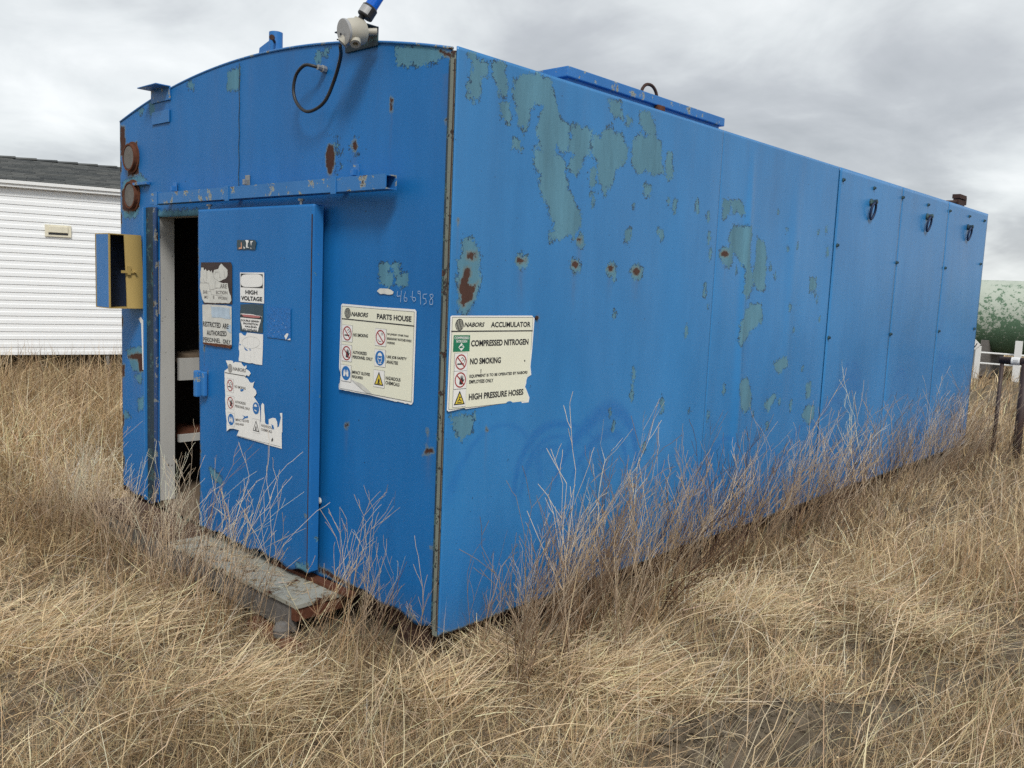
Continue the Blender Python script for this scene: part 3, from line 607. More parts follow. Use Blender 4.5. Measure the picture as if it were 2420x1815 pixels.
def pictogram(pl, parent, kind, c, s, off=0.003, faded=False):
    """c centre (zoomed px), s half size in metres"""
    m = MB(); o1, o2, o3 = off, off+0.0004, off+0.0008
    ink = 1
    rel(m, pl, c, s, [(-1, -1), (1, -1), (1, 1), (-1, 1)], o1, 1); rel(m, pl, c, s*0.975, [(-1, -1), (1, -1), (1, 1), (-1, 1)], o2, 0)
    if kind in ('smoke', 'hand', 'jewel'):
        if kind == 'smoke':
            bar(m, pl, c, s, (-.55, -.22), (.45, -.22), .16, o3, 1); bar(m, pl, c, s, (.2, .1), (.45, .25), .07, o3, 1); bar(m, pl, c, s, (.45, .25), (.2, .5), .07, o3, 1); bar(m, pl, c, s, (.5, -.1), (.6, .3), .07, o3, 1); bar(m, pl, c, s, (.02, .35), (.2, .5), .07, o3, 1)
        elif kind == 'hand': rel(m, pl, c, s*0.9, [(x+.18, y) for x, y in HAND], o3, 1)
        else:
            bar(m, pl, c, s, (-.5, -.25), (-.2, -.5), .06, o3, 1); bar(m, pl, c, s, (-.2, -.5), (.15, -.45), .06, o3, 1)
            for i in range(3): bar(m, pl, c, s, (.15+.14*i, .25), (.1+.14*i, .55), .05, o3, 1)
        disc(m, pl, c, s*0.86, o3+.0004, 2, s*0.72); bar(m, pl, c, s, (-.55, .55), (.55, -.55), .13, o3+.0008, 2)
    elif kind in ('gloves', 'helmet'):
        disc(m, pl, c, s*0.86, o3, 3)
        if kind == 'gloves':
            rel(m, pl, c, s*.75, [(x*.8-.38, y*.95+.05) for x, y in HAND], o3+.0004, 0); rel(m, pl, c, s*.75, [(-x*.8+.38, y*.95+.05) for x, y in HAND], o3+.0004, 0)
        else:
            rel(m, pl, c, s, [(-.42,.25),(-.3,.5),(0,.66),(.3,.5),(.42,.25)], o3+.0004, 0)
            for p, q in (((-.3, .15), (-.35, -.25)), ((.3, .15), (.35, -.25)), ((-.35, -.25), (-.1, -.5)), ((.35, -.25), (.1, -.5)), ((-.2, -.05), (.2, -.05)), ((-.3, -.6), (.3, -.6))): bar(m, pl, c, s, p, q, .09, o3+.0004, 0)
    else:
        rel(m, pl, c, s, [(-.85, -.75), (.85, -.75), (0, .85)], o3, 1); rel(m, pl, c, s, [(-.62, -.62), (.62, -.62), (0, .56)], o3+.0004, 0 if faded else 4)
        if kind == 'chem':
            rel(m, pl, c, s*.45, [(x, y-.45) for x, y in HAND], o3+.0008, 1); bar(m, pl, c, s, (-.25, -.52), (.25, -.52), .1, o3+.0008, 1)
        else:
            for p, q in (((-.3, -.35), (0, -.15)), ((0, -.15), (.3, -.35)), ((0, -.15), (-.05, .15)), ((-.05, .15), (.2, .05)), ((-.35, -.5), (.35, -.5))): bar(m, pl, c, s, p, q, .1, o3+.0008, 1)
    return m.build(kind+'_pictogram' if kind != 'jewel' else 'jewelry_pictogram', PM, parent)
def logo(pl, parent, c, s, off=0.003, mats=(M_INK, M_CREAM)):
    m = MB(); disc(m, pl, c, s, off, 0)
    for k in range(-2, 3):
        x = k*0.36; pts = [(x-.1, -0.9*math.sqrt(max(0, 1-x*x))), (x-.02, -.2), (x+.12, .25), (x+.03, .85*math.sqrt(max(0, 1-x*x)))]
        for a, b in zip(pts[:-1], pts[1:]): bar(m, pl, c, s, a, b, .085, off+.0004, 1)
    return m.build('logo', list(mats), parent)
def sign_root(name, label, cat, group=None): return thing(name, label, cat, group=group)
def lettering(pl, parent, items, mat=None, off=0.003, name='lettering'):
    for it in items:
        m = MB(); s, p0, p1, h = it[:4]; text(m, pl, s, p0, p1, h, off, 0, it[4]+0.012 if len(it) > 4 else 0.026, it[5] if len(it) > 5 else 0.0)
        m.build(name, mat or M_INK, parent)

# ---- parts house sign on the end wall
A_ = Plane('end', -0.006, Ad)
sg = sign_root('parts_house_sign', 'cream notice reading PARTS HOUSE with six safety pictograms, on the end wall', 'sign')
m = MB(); poly(m, A_, [(175,105)]+[(690,152),(1190,185),(1210,215),(1165,1480),(1150,1512)]+jagged([(1140,1518),(900,1468)], 7, 25, 3, False)+[(560,1385)]+jagged([(300,1340),(180,1312),(128,1305),(130,1230),(150,1110),(128,1000),(150,960)], 6, 30, 4, False)+[(158,125)], 0.001, 0, 0.0015); m.build('backing', M_VINYL, sg)
m = MB(); poly(m, A_, [(178,142),(1182,222),(1143,1478),(560,1362),(300,1160),(165,1160)], 0.0018); m.build('face', M_CREAM, sg)
m = MB(); line(m, A_, [(174,138),(1186,220),(1146,1482),(140,1288)], 0.0016, 0.0024, closed=True); line(m, A_, [(174,314),(1180,418)], 0.0055, 0.0026); m.build('border', M_INK, sg)
m = MB(); poly(m, A_, [(300,1160),(450,1225),(600,1365),(520,1350),(420,1270)], 0.004); m.build('peeled_flap', M_OLDW, sg)
logo(A_, sg, (253,236), 0.0255)
lettering(A_, sg, [('NABORS', (303,278), (540,297), 62, 0.015, 0.25), ('PARTS HOUSE', (662,318), (1145,360), 76, 0.02), ('NO SMOKING', (332,562), (536,580), 46), ('AUTHORIZED', (325,805), (522,828), 44), ('PERSONNEL ONLY', (322,870), (602,905), 44),
   ('IMPACT GLOVES', (314,1082), (564,1120), 44), ('REQUIRED', (312,1145), (467,1172), 44), ('NO JEWELRY OTHER THAN', (808,548), (1105,582), 34), ('BREAKAWAY WATCHES WHILE', (806,608), (1145,645), 34), ('WORKING', (805,665), (912,677), 32),
   ('USE JOB SAFETY', (798,875), (1080,908), 48), ('ANALYSIS', (795,940), (957,962), 48), ('HAZARDOUS', (785,1165), (992,1198), 48), ('CHEMICALS', (782,1232), (978,1266), 48)])
for kd, c in (('smoke', (249,520)), ('hand', (240,797)), ('gloves', (231,1077)), ('jewel', (716,577)), ('helmet', (706,867)), ('chem', (692,1157))): pictogram(A_, sg, kd, c, 0.0415)

# ---- accumulator sign on the long wall
B_ = Plane('side', 0.010, Ba)
sg = sign_root('accumulator_sign', 'cream notice reading ACCUMULATOR and COMPRESSED NITROGEN with torn right edge', 'sign')
ol = [(185,105),(1440,105),(1480,150),(1440,660),(1415,900)]+jagged([(1430,1030),(1370,1070),(1330,1220),(1370,1300)], 6, 40, 8, False)+[(1400,1390),(1385,1465),(1280,1475)]+jagged([(1270,1445),(1150,1460),(1130,1490)], 6, 30, 9, False)+[(400,1570),(380,1555),(130,1610),(108,1590),(165,120)]
m = MB(); poly(m, B_, ol, 0.001, 0, 0.0015); m.build('backing', M_VINYL, sg)
m = MB(); poly(m, B_, [(192,132),(1450,135),(1420,640),(1402,900),(1405,1025),(1352,1065),(1318,1220),(1352,1300),(1372,1385),(1368,1440),(400,1548),(132,1575)], 0.0018); m.build('face', M_CREAM, sg)
m = MB(); line(m, B_, [(1420,640),(1452,133),(190,130),(130,1578),(1110,1470)], 0.0016, 0.0024); line(m, B_, [(176,352),(1442,342)], 0.0055, 0.0026)
poly(m, B_, [(1315,795),(1332,812),(1322,828),(1312,815)], 0.003); poly(m, B_, [(630,945),(642,945),(635,1010),(628,1005)], 0.003); m.build('border', M_INK, sg)
logo(B_, sg, (300,247), 0.026)
lettering(B_, sg, [('NABORS', (373,282), (690,280), 72, 0.015, 0.25), ('ACCUMULATOR', (790,288), (1412,282), 85, 0.016), ('COMPRESSED NITROGEN', (478,590), (1378,560), 100, 0.02), ('NO SMOKING', (462,872), (945,848), 98, 0.02),
   ('EQUIPMENT IS TO BE OPERATED BY NABORS', (454,1088), (1362,1022), 56), ('EMPLOYEES ONLY', (450,1172), (828,1146), 56), ('HIGH PRESSURE HOSES', (442,1432), (1298,1345), 100, 0.02)])
m = MB(); poly(m, B_, [(207,412),(466,412),(455,664),(197,674)], 0.0026, 0); text(m, B_, 'COMPRESSED', (218,474), (450,474), 42, 0.003, 1, 0.02); text(m, B_, 'NITROGEN', (248,530), (416,527), 42, 0.003, 1, 0.02)
poly(m, B_, [(330,532),(374,598),(326,660),(281,602)], 0.003, 1); line(m, B_, [(300,605),(345,575)], 0.005, 0.0034, 0); line(m, B_, [(310,610),(352,600)], 0.005, 0.0034, 0); m.build('green_placard', [M_GREEN, M_VINYL], sg)
for kd, c in (('smoke', (319,832)), ('hand', (309,1113)), ('pressure', (296,1397))): pictogram(B_, sg, kd, c, 0.0405)
m = MB(); y_, z_ = SP(1040+1515*Ba[2], 730+140*Ba[2], 0.01); m.lathe([(0.011, 0), (0.010, 0.006), (0, 0.008)], (0.008, y_, z_), (1, 0, 0), 8); m.build('screw', M_DRUST, sg)

# ---- stickers on the sliding door
DY = -0.1065
Q1 = Plane('end', DY, D1); Q2 = Plane('end', DY, D2); Q3 = Plane('end', DY, D3)
sg = sign_root('scraped_sticker', 'small dark sticker with scraped letter remains high on the sliding door', 'sticker')
m = MB(); poly(m, Q1, jagged([(735,350),(1050,345),(1075,390),(1060,515),(740,512)], 6, 40, 2), 0.001, 0, 0.001)
for pts, mi in (([(885,350),(940,350),(945,390),(930,395),(925,470),(950,475),(945,485),(900,478),(905,400)],1), ([(810,390),(822,390),(828,500),(770,505),(775,480),(812,475)],2), ([(975,370),(1020,365),(1010,385),(995,390),(992,440),(985,440)],1), ([(855,460),(870,470),(885,490),(860,500)],1), ([(970,480),(1000,490),(985,500)],1)): poly(m, Q1, pts, 0.0016, mi)
m.build('backing', [M_GHOST, M_VINYL, plain('orange_remains', (0.65, 0.33, 0.2))], sg)
sg = sign_root('ear_protection_sign', 'brown metal plate with cracked white paint, remains of an ear protection warning', 'sign')
m = MB(); poly(m, Q1, [(115,738),(630,735),(655,800),(655,1465),(160,1462),(110,1100)], 0.002, 0, 0.002); m.build('plate', M_BROWN, sg)
m = MB(); poly(m, Q1, jagged([(120,830),(160,828),(172,880),(200,852),(222,895),(255,868),(285,905),(300,872),(325,935),(345,870),(420,850),(440,800),(470,760),(500,790),(545,830),(578,870),(578,980),(550,1020),(470,1055),(420,1075),(480,1095),(585,1105),(590,1170),(600,1215),(630,1310),(645,1400),(610,1450),(180,1440),(140,1380),(100,1180),(105,1010)], 5, 30, 6), 0.0026)
m.build('flaking_paint', M_OLDW, sg)
for pts in ([(215,900),(220,1000),(205,1060)], [(330,930),(345,1010),(430,1070)], [(360,960),(372,905),(420,910)], [(430,860),(440,1000),(470,1010)], [(100,1095),(250,1100),(270,1220),(360,1200),(420,1180)], [(370,1060),(360,1180),(470,1190)], [(520,870),(528,980),(548,1010)], [(370,1308),(490,1312)], [(240,1250),(290,1240),(300,1300),(410,1310)], [(160,1020),(175,1080),(220,1090)]):
    m = MB(); line(m, Q1, pts, 0.0016, 0.003); m.build('crack', M_GINK, sg)
lettering(Q1, sg, [('ARE', (450,1190), (570,1193), 75), ('EAR', (155,1282), (235,1285), 58), ('ECTION', (380,1288), (580,1296), 58), ('MU', (178,1368), (240,1370), 52), ('E', (328,1370), (352,1371), 50), ('WORN', (410,1380), (575,1396), 55)], M_GINK, 0.0032)
sg = sign_root('restricted_area_sign', 'rust edged white plate reading RESTRICTED AREA AUTHORIZED PERSONNEL ONLY', 'sign')
m = MB(); poly(m, Q2, [(175,-185),(300,-190),(690,-165),(805,-140),(808,700),(780,768),(190,660)], 0.002, 0, 0.002); m.build('plate', M_OLDW, sg)
m = MB(); poly(m, Q2, jagged([(190,632),(400,655),(600,672),(760,700),(810,680),(825,720),(780,775),(600,742),(195,672)], 6, 40, 3), 0.0034); m.build('rusty_edge', M_RUST, sg)
m = MB(); poly(m, Q2, jagged([(720,280),(800,250),(805,440),(760,420),(700,360)], 6, 40, 4), 0.0028); poly(m, Q2, jagged([(360,-150),(760,-110),(790,130),(640,110),(500,100),(380,90)], 10, 40, 5), 0.0028); m.build('faded_patch', plain('faded_blue_white', (0.42, 0.52, 0.62), 0.7, var=0.35, scale=30), sg)
lettering(Q2, sg, [('RESTRICTED', (192,285), (575,325), 110, 0.008), ('ARE', (615,330), (750,345), 112, 0.008), ('AUTHORIZED', (275,475), (706,505), 105, 0.008), ('PERSONNEL', (200,615), (570,650), 95, 0.004), ('ONLY', (628,662), (790,690), 100, 0.008)], None, 0.0032)
sg = sign_root('high_voltage_sign', 'white sticker reading HIGH VOLTAGE below a blank faded oval', 'sign')
m = MB(); poly(m, Q1, [(792,915),(1212,915),(1210,1455),(1000,1440),(798,1425)], 0.001, 0, 0.001)
poly(m, Q1, [(806,932),(1190,945),(1192,1190),(806,1170)], 0.0016, 1); ov = [(x*190+1000, y*112+1057) for x, y in [(math.copysign(abs(math.cos(t))**0.5, math.cos(t)), math.copysign(abs(math.sin(t))**0.5, math.sin(t))) for t in np.linspace(0, 2*math.pi, 32, endpoint=False)]]
poly(m, Q1, ov, 0.0021, 0); m.build('backing', [M_VINYL, M_INK], sg)
lettering(Q1, sg, [('HIGH', (890,1290), (1098,1302), 72, 0.02), ('VOLTAGE', (815,1395), (1182,1418), 74, 0.02)], None, 0.0024)
sg = sign_root('hearing_protection_sign', 'torn dark sticker reading DOUBLE HEARING PROTECTION REQUIRED on a white trapezoid', 'sign')
m = MB(); poly(m, Q1, [(800,1470),(1000,1462),(1195,1475),(1195,1700),(1195,1770),(800,1760)], 0.0008, 0, 0.0008)
poly(m, Q2, [(990,-60),(1480,-40),(1485,430),(1380,425),(995,385)], 0.0009, 0, 0.0008)
poly(m, Q2, jagged([(1000,15),(1040,10),(1250,25),(1470,75),(1450,140),(1440,195),(1395,335),(1385,400),(1300,395),(1255,370),(1245,395),(1180,372),(1100,370),(1045,350),(1025,235),(1000,120)], 4, 40, 7), 0.0016, 1)
poly(m, Q2, [(1005,20),(1465,75),(1450,138),(1002,92)], 0.002, 2); poly(m, Q2, [(1030,25),(1230,40),(1440,70),(1425,105),(1300,102),(1070,75)], 0.0024, 3); line(m, Q2, [(1255,190),(1250,390)], 0.002, 0.003, 2)
m.build('backing', [M_GHOST, M_VINYL, M_INK, plain('faded_red', (0.45, 0.16, 0.16))], sg)
lettering(Q2, sg, [('DOUBLE HEARIN', (1018,172), (1415,208), 42, 0.02), ('PROTECTION', (1068,242), (1390,272), 42, 0.02), ('REQUIRED', (1105,308), (1365,335), 40, 0.02), ('IN THIS ARE', (1070,362), (1365,396), 36, 0.015)], None, 0.0026)
sg = sign_root('blank_white_sticker', 'torn blank white sticker with faint oval, above the torn safety notice', 'sticker')
m = MB(); poly(m, Q2, jagged([(975,440),(1010,430),(1060,480),(1110,495),(1145,425),(1300,440)], 6, 40, 3, False)+[(1492,465),(1485,800),(1470,1130)]+jagged([(1330,1110),(1260,1085),(1190,1090),(1070,1065),(965,1045),(975,900),(965,700),(985,560)], 7, 40, 5, False), 0.001, 0, 0.001)
line(m, Q2, [(1230+195*math.cos(t), 640+128*math.sin(t)) for t in np.linspace(0, 2*math.pi, 28)], 0.0014, 0.0016, 1)
for pts in ([(1300,520),(1290,660),(1300,1060)], [(1090,850),(1080,1040)], [(1230,860),(1225,1080)], [(1360,760),(1470,780)], [(1150,520),(1160,740)]): line(m, Q2, pts, 0.0009, 0.0016, 1)
for pts in ([(1080,735),(1120,770),(1165,815),(1140,820),(1100,790)], [(1200,765),(1215,770),(1215,795),(1245,800),(1205,815)], [(980,660),(1020,690),(985,700)]): poly(m, Q2, pts, 0.002, 2)
m.build('backing', [M_VINYL, plain('faint_print', (0.55, 0.55, 0.53)), M_SBLUE], sg)
sg = sign_root('torn_safety_notice', 'badly torn white safety notice with pictograms low on the sliding door', 'sign')
ol = [(245,85),(330,85),(365,95),(370,135),(400,110),(505,120),(530,165),(560,195),(590,165),(598,205),(580,225)]+jagged([(630,255),(668,310),(640,355),(600,335),(575,375),(620,405),(600,450)], 7, 25, 11, False)+[(650,455),(690,470),(735,445),(720,480),(705,545)]+jagged([(745,580),(770,650),(745,690),(720,700),(735,730),(790,790)], 6, 25, 12, False)+[(800,830),(822,900),(828,960),(835,1140),(845,1140),(848,850),(868,810),(895,835),(900,960),(910,1040),(912,1150),(930,1170)]+jagged([(975,1180),(980,1090),(1040,1065),(1090,1070),(1115,1120),(1120,1230),(1180,1190)], 6, 25, 13, False)+[(1185,1060),(1165,985),(1205,980),(1205,1310),(1195,1320),(1198,1590),(910,1510),(890,1500),(430,1370),(470,1275),(370,1245),(310,1250),(260,1290),(258,1180)]+jagged([(262,1130),(245,1000),(235,700),(222,300),(228,220)], 4, 30, 14, False)+[(285,215),(275,160)]
m = MB(); poly(m, Q3, ol, 0.001, 0, 0.001); m.build('backing', M_VINYL, sg)
m = MB(); line(m, Q3, [(232,292),(580,352)], 0.004, 0.0018); line(m, Q3, [(440,1365),(1175,1555)], 0.0013, 0.0018); m.build('border', M_INK, sg)
m = MB()
for pts in ([(490,575),(550,570),(545,605),(505,615)], [(525,1010),(580,1040),(630,1030),(625,1065),(570,1075),(520,1100),(560,1050)], [(1020,1170),(1060,1190),(1070,1260),(1045,1250)]): poly(m, Q3, jagged(pts, 4, 15, 5), 0.0022)
m.build('tear', M_SBLUE, sg)
m = MB(); poly(m, Q3, [(1020,1440),(1050,1400),(1055,1440),(1035,1475)], 0.0022); m.build('puncture', M_INK, sg)
logo(Q3, sg, (321,218), 0.0245, 0.0018, (M_GINK, M_VINYL))
lettering(Q3, sg, [('NABORS', (368,252), (592,292), 62, 0.015, 0.25), ('NO SMOKING', (398,548), (585,588), 46), ('AUTHORIZED', (405,808), (585,845), 44), ('PERSONNEL ONLY', (405,880), (660,938), 44), ('IMPACT GLOVES', (412,1115), (640,1145), 44), ('REQUIRED', (412,1185), (555,1205), 40), ('HAZARDOUS', (850,1210), (1050,1262), 46), ('CHEMICALS', (848,1280), (1035,1325), 46)], M_GINK, 0.0018)
for kd, c in (('smoke', (320,510)), ('hand', (327,805)), ('gloves', (336,1092)), ('chem', (763,1205))): pictogram(Q3, sg, kd, c, 0.0385, 0.0012, True)
m = MB(); disc(m, Q3, (760,900), 0.033, 0.0018, 1); rel(m, Q3, (755,900), 0.036, [(-.42,.25),(-.3,.5),(0,.66),(.3,.5),(.42,.25)], 0.0024, 0); bar(m, Q3, (755,900), 0.036, (-.3, -.3), (.3, -.4), .15, 0.0024, 0); m.build('helmet_pictogram', [M_VINYL, M_SBLUE], sg)
sg = sign_root('painted_over_sticker', 'sticker painted over in blue with white flecks at its lower corner', 'sticker')
m = MB(); poly(m, Q2, [(1585,-130),(2090,-100),(2090,585),(1580,525)], 0.0012, 0, 0.0014); poly(m, Q2, jagged([(1960,500),(2010,440),(2050,440),(2030,510),(1990,580)], 5, 25, 3), 0.0018, 1); poly(m, Q2, [(2020,580),(2090,545),(2092,588)], 0.0018, 1)
r_ = random.Random(3)
for i in range(26):
    x, y = r_.uniform(1600, 2080), r_.uniform(150, 500); s_ = r_.uniform(3, 8); poly(m, Q2, [(x, y-s_), (x+s_, y), (x, y+s_*1.5), (x-s_*.6, y)], 0.0018, 2)
m.build('backing', [plain('overpaint_blue', (0.009, 0.15, 0.47), 0.5, var=0.3, scale=60, bump=0.5), M_VINYL, M_CHALK], sg)
# ---- chalk number on the end wall
C_ = Plane('end', -0.006, R6)
ch = sign_root('chalk_number', 'faint chalk number scrawled above the parts house notice', 'graffiti')
digs = [[(885,325),(880,370),(915,365)],[(918,320),(910,420)], [(955,330),(940,380),(945,415),(965,410),(968,385),(945,380)], [(1000,370),(1004,376)], [(1015,325),(1012,390),(1025,415),(1042,405),(1040,380),(1018,380)], [(1080,350),(1060,340),(1062,325),(1082,325),(1085,440)], [(1140,350),(1108,352),(1105,385),(1130,390),(1135,425),(1112,440)], [(1190,350),(1165,355),(1172,380),(1192,400),(1190,440),(1165,440),(1165,405),(1195,370),(1190,350)]]
m = MB()
for d in digs: line(m, C_, d, 0.0024, 0.001)
m.build('strokes', M_CHALK, ch)
m = MB(); poly(m, C_, jagged([(705,325),(730,302),(800,302),(850,330),(845,352),(735,350)], 5, 25, 4), 0.001); m.build('smear', M_OLDW, ch)
# ================================================================== BEACON AND CABINET
bea = thing('beacon_light', 'blue beacon lamp with cream junction box and black cable loop on the roof edge', 'lamp')
jb = np.array([FP(833, 75, -0.15)[0], -0.15, FP(833, 75, -0.15)[1]]); ax = np.array([-0.10, -0.885, -0.19]); ax /= np.linalg.norm(ax)   # cover plate looks along ax
upv = np.array(CU)*0.85+np.array(CR)*0.54; upv /= np.linalg.norm(upv)
sdv = np.cross(upv, ax)
m = MB(); m.lathe([(0.030, -0.055), (0.055, -0.05), (0.060, -0.03), (0.058, 0.01), (0.052, 0.035)], jb, ax, 24)
m.lathe([(0.026, 0.02), (0.026, 0.062), (0.022, 0.064), (0.0, 0.064)], jb, upv, 14); m.lathe([(0.024, 0.03), (0.024, 0.078), (0.013, 0.078), (0.013, 0.06), (0.0, 0.06)], jb-ax*0.015, -upv*0.62+np.cross(upv, ax)*(-0.78) if (np.cross(upv, ax)@CR) < 0 else -upv*0.62+np.cross(upv, ax)*0.78, 14)
m.lathe([(0.026, 0.02), (0.026, 0.070), (0.0, 0.071)], jb, -upv*0.95-np.array(CR)*0.18, 14)
m.lathe([(0.016, 0.03), (0.016, 0.085), (0.0, 0.086)], jb-ax*0.03, np.array(CR)*0.9-ax*0.3, 10)
o = m.build('junction_box', M_CASE, bea); shadesmooth(o, 0.7)
m = MB(); m.lathe([(0.0555, 0.0355), (0.0565, 0.038), (0.0565, 0.046), (0.054, 0.048), (0.0, 0.048)], jb, ax, 28); cp = m.build('cover_plate', M_PLATE, bea); shadesmooth(cp, 0.5)
for u_, s_ in ((0.040, 0.004), (0.010, 0.006), (-0.014, 0.006), (-0.042, 0.0035)):
    m = MB(); m.lathe([(s_, 0), (s_, 0.003), (0, 0.0032)], jb+ax*0.048+upv*u_+np.cross(ax, upv)*0.005, ax, 8); m.build('screw', M_BLACK, cp)
pz = jb+upv*0.064
m = MB(); m.lathe([(0.014, 0.0), (0.014, 0.02)], pz, upv, 10); m.build('conduit_nipple', M_BLACK, bea)
off = np.array(CR)*0.012
m = MB(); m.lathe([(0.034, 0.014), (0.037, 0.018), (0.037, 0.062), (0.032, 0.068), (0.0, 0.068)], pz+off, upv, 22); lb = m.build('lamp_base', M_BLACK, bea); shadesmooth(lb, 0.5)
m = MB(); n_ = np.cross(upv, ax); vs_ = []; 
tocam = CAM-(pz+off); tocam -= upv*(tocam@upv); tocam /= np.linalg.norm(tocam); tl = np.cross(upv, tocam)
for t in np.linspace(-1.25, 0.15, 8):
    d = math.cos(t)*tocam+math.sin(t)*(-tl if (tl@CR) < 0 else tl); vs_ += [pz+off+d*0.0378+upv*0.022, pz+off+d*0.0378+upv*0.057]
m.add(vs_, [(2*i, 2*i+2, 2*i+3, 2*i+1) for i in range(7)]); m.build('rating_label', M_PLATE, lb)
prof = [(0.029, 0.0682)]+[(0.029+0.0010*(i % 2), 0.070+0.0028*i) for i in range(22)]+[(0.024, 0.140), (0.013, 0.150), (0.0, 0.152)]
m = MB(); m.lathe(prof, pz+off, upv, 24); o = m.build('lamp_lens', M_LENS, bea); shadesmooth(o, 1.0)
cab = [(-0.945, -0.006, 2.636), (-0.965, -0.06, 2.645)]+[(FP(600+a*.2712, b*.2712, -0.08)[0], -0.08, FP(600+a*.2712, b*.2712, -0.08)[1]) for a, b in ((440,570),(370,650),(345,780),(370,890),(440,965),(520,960),(620,880),(700,700))]+[(FP(600+755*.2712, 500*.2712, -0.12)[0], -0.12, FP(600+755*.2712, 500*.2712, -0.12)[1]), tuple(jb+(-upv*0.95-np.array(CR)*0.18)*0.08)]
def smoothline(p, k=6):
    p = [np.array(q, float) for q in p]; p = [2*p[0]-p[1]]+p+[2*p[-1]-p[-2]]; o = []
    for i in range(1, len(p)-2):
        for t in np.linspace(0, 1, k, endpoint=False):
            a, b, c, d = p[i-1:i+3]; o.append(0.5*((2*b)+(c-a)*t+(2*a-5*b+4*c-d)*t*t+(3*b-a-3*c+d)*t**3))
    return o+[p[-2]]
m = MB(); m.tube(smoothline(cab), 0.0085, 8); m.build('cable', M_BLACK, bea, smooth=True)
m = MB(); m.lathe([(0.019, 0), (0.019, 0.02), (0.014, 0.022), (0.014, 0.045), (0.0, 0.046)], (-0.945, -0.004, 2.636), (0, -1, 0.1), 8); m.build('cable_gland', M_METAL, bea)

cb = thing('wall_cabinet', 'open yellow and blue steel cabinet sticking out beside the doorway', 'cabinet')
X1, X0, Y0, Y1, Zb, Zt = -2.985, -3.20, -0.222, -0.016, 1.352, 1.838
m = MB(); e = 0.006
m.box(X0, X1, Y0, Y1, Zt-e, Zt, 0); m.box(X0, X1, Y0, Y1, Zb, Zb+e, 0); m.box(X0, X0+e, Y0, Y1, Zb+e, Zt-e, 1); m.box(X0, X0+0.02, Y0, Y0+e, Zb+e, Zt-e, 0); m.box(X0+0.0202, X1, Y0-0.001, Y0+e, Zb+e, Zt-e, 2); m.box(X0+e, X1, Y1-e, Y1, Zb+e, Zt-e, 0)
m.build('cabinet_shell', [M_YEL, M_NAVY, M_BLUE], cb)
m = MB(); m.box(X1-0.006, X1+0.002, Y0-0.002, Y0+0.008, Zb, Zt); m.build('door_frame', M_YEL, cb)
m = MB(); k = 8; vs_ = []
for i in range(k+1):
    t = i/k; y = -0.128+t*0.112; x = X1+0.004+0.018*math.sin(t*math.pi*0.75+0.3)
    for z in (Zb+0.002, Zt-0.002): vs_ += [(x, y+(0.018 if z < 1.5 else 0), z)]
for i in range(k+1):
    for q in range(2): a = vs_[2*i+q]; vs_.append((a[0]-0.006, a[1], a[2]))
M2 = 2*(k+1)
m.add(vs_, [(2*i, 2*i+2, 2*i+3, 2*i+1) for i in range(k)]+[(M2+2*i, M2+2*i+1, M2+2*i+3, M2+2*i+2) for i in range(k)]+[(2*i, M2+2*i, M2+2*i+2, 2*i+2) for i in range(k)]+[(2*i+1, 2*i+3, M2+2*i+3, M2+2*i+1) for i in range(k)]+[(0, 1, M2+1, M2), (2*k, M2+2*k, M2+2*k+1, 2*k+1)])
cv = m.build('cover', M_YEL, cb); shadesmooth(cv)
m = MB(); m.box(X1+0.022, X1+0.030, -0.155, -0.060, 1.585, 1.602); m.box(X1+0.020, X1+0.034, -0.115, -0.095, 1.575, 1.632); m.tube([(X1+0.02, -0.068, 1.595), (X1+0.045, -0.068, 1.595)], 0.008, 8); m.build('latch', M_YEL, cv, bevel=0.001)
# ================================================================== WHITE HOUSE BEHIND, LEFT
HA = math.radians(-17.0)        # wall direction turned from +Y
HO = np.array([-10.85, 1.58]); hd = np.array([-math.sin(HA), math.cos(HA)]); hn = np.array([math.cos(HA), math.sin(HA)])   # along, outward
house = thing('white_house', 'white vinyl sided house with grey shingle roof behind the shed', 'house')
def HP(s, d, z): p = HO+hd*s-hn*d; return (p[0], p[1], z)     # s along wall, d inward depth
S0, S1 = -7.0, 9.0; NB = 21; ZB, ZT = 0.31, 2.66; bh = (ZT-ZB)/NB
for i in range(NB):
    z0 = ZB+i*bh; m = MB()
    pr = [(0.0, z0), (-0.007, z0+0.001), (-0.006, z0+bh*0.45), (-0.001, z0+bh*0.56), (0.002, z0+bh*0.985), (0.02, z0+bh*0.985), (0.02, z0)]
    m.add([HP(s, d, z) for s in (S0, S1) for d, z in pr], [tuple(range(7)), tuple(range(13, 6, -1))]+[(j, (j+1) % 7, 7+(j+1) % 7, 7+j) for j in range(7)]); m.build('siding_board', M_SIDING, house)
def hbox(m, s0, s1, d0, d1, z0, z1, mi=0):
    vs = [HP(s, d, z) for s in (s0, s1) for d in (d0, d1) for z in (z0, z1)]
    m.add(vs, [(0, 1, 3, 2), (4, 6, 7, 5), (0, 4, 5, 1), (2, 3, 7, 6), (0, 2, 6, 4), (1, 5, 7, 3)], mi)
m = MB(); hbox(m, S0+.02, S1-.02, 0.022, 4.4, ZB, ZT); m.build('house_body', M_SIDING, house)
m = MB(); hbox(m, S0, S1, -0.06, 0.02, ZT+0.001, ZT+0.045); m.build('eave_soffit', M_TRIM, house)
m = MB(); hbox(m, S0, S1, -0.10, -0.06, ZT+0.01, ZT+0.085); hbox(m, S0, S1, -0.125, -0.10, ZT+0.055, ZT+0.10); m.build('gutter', M_TRIM, house)
m = MB(); hbox(m, S0+.1, S1-.1, 0.35, 4.2, -0.3, ZB-0.001); m.build('skirting', M_UNDER, house)
for s in (1.30, -1.4, 4.2):
    m = MB(); hbox(m, s, s+0.045, 0.02, 0.06, -0.3, ZB-0.002); m.build('support_post', M_METAL, house)
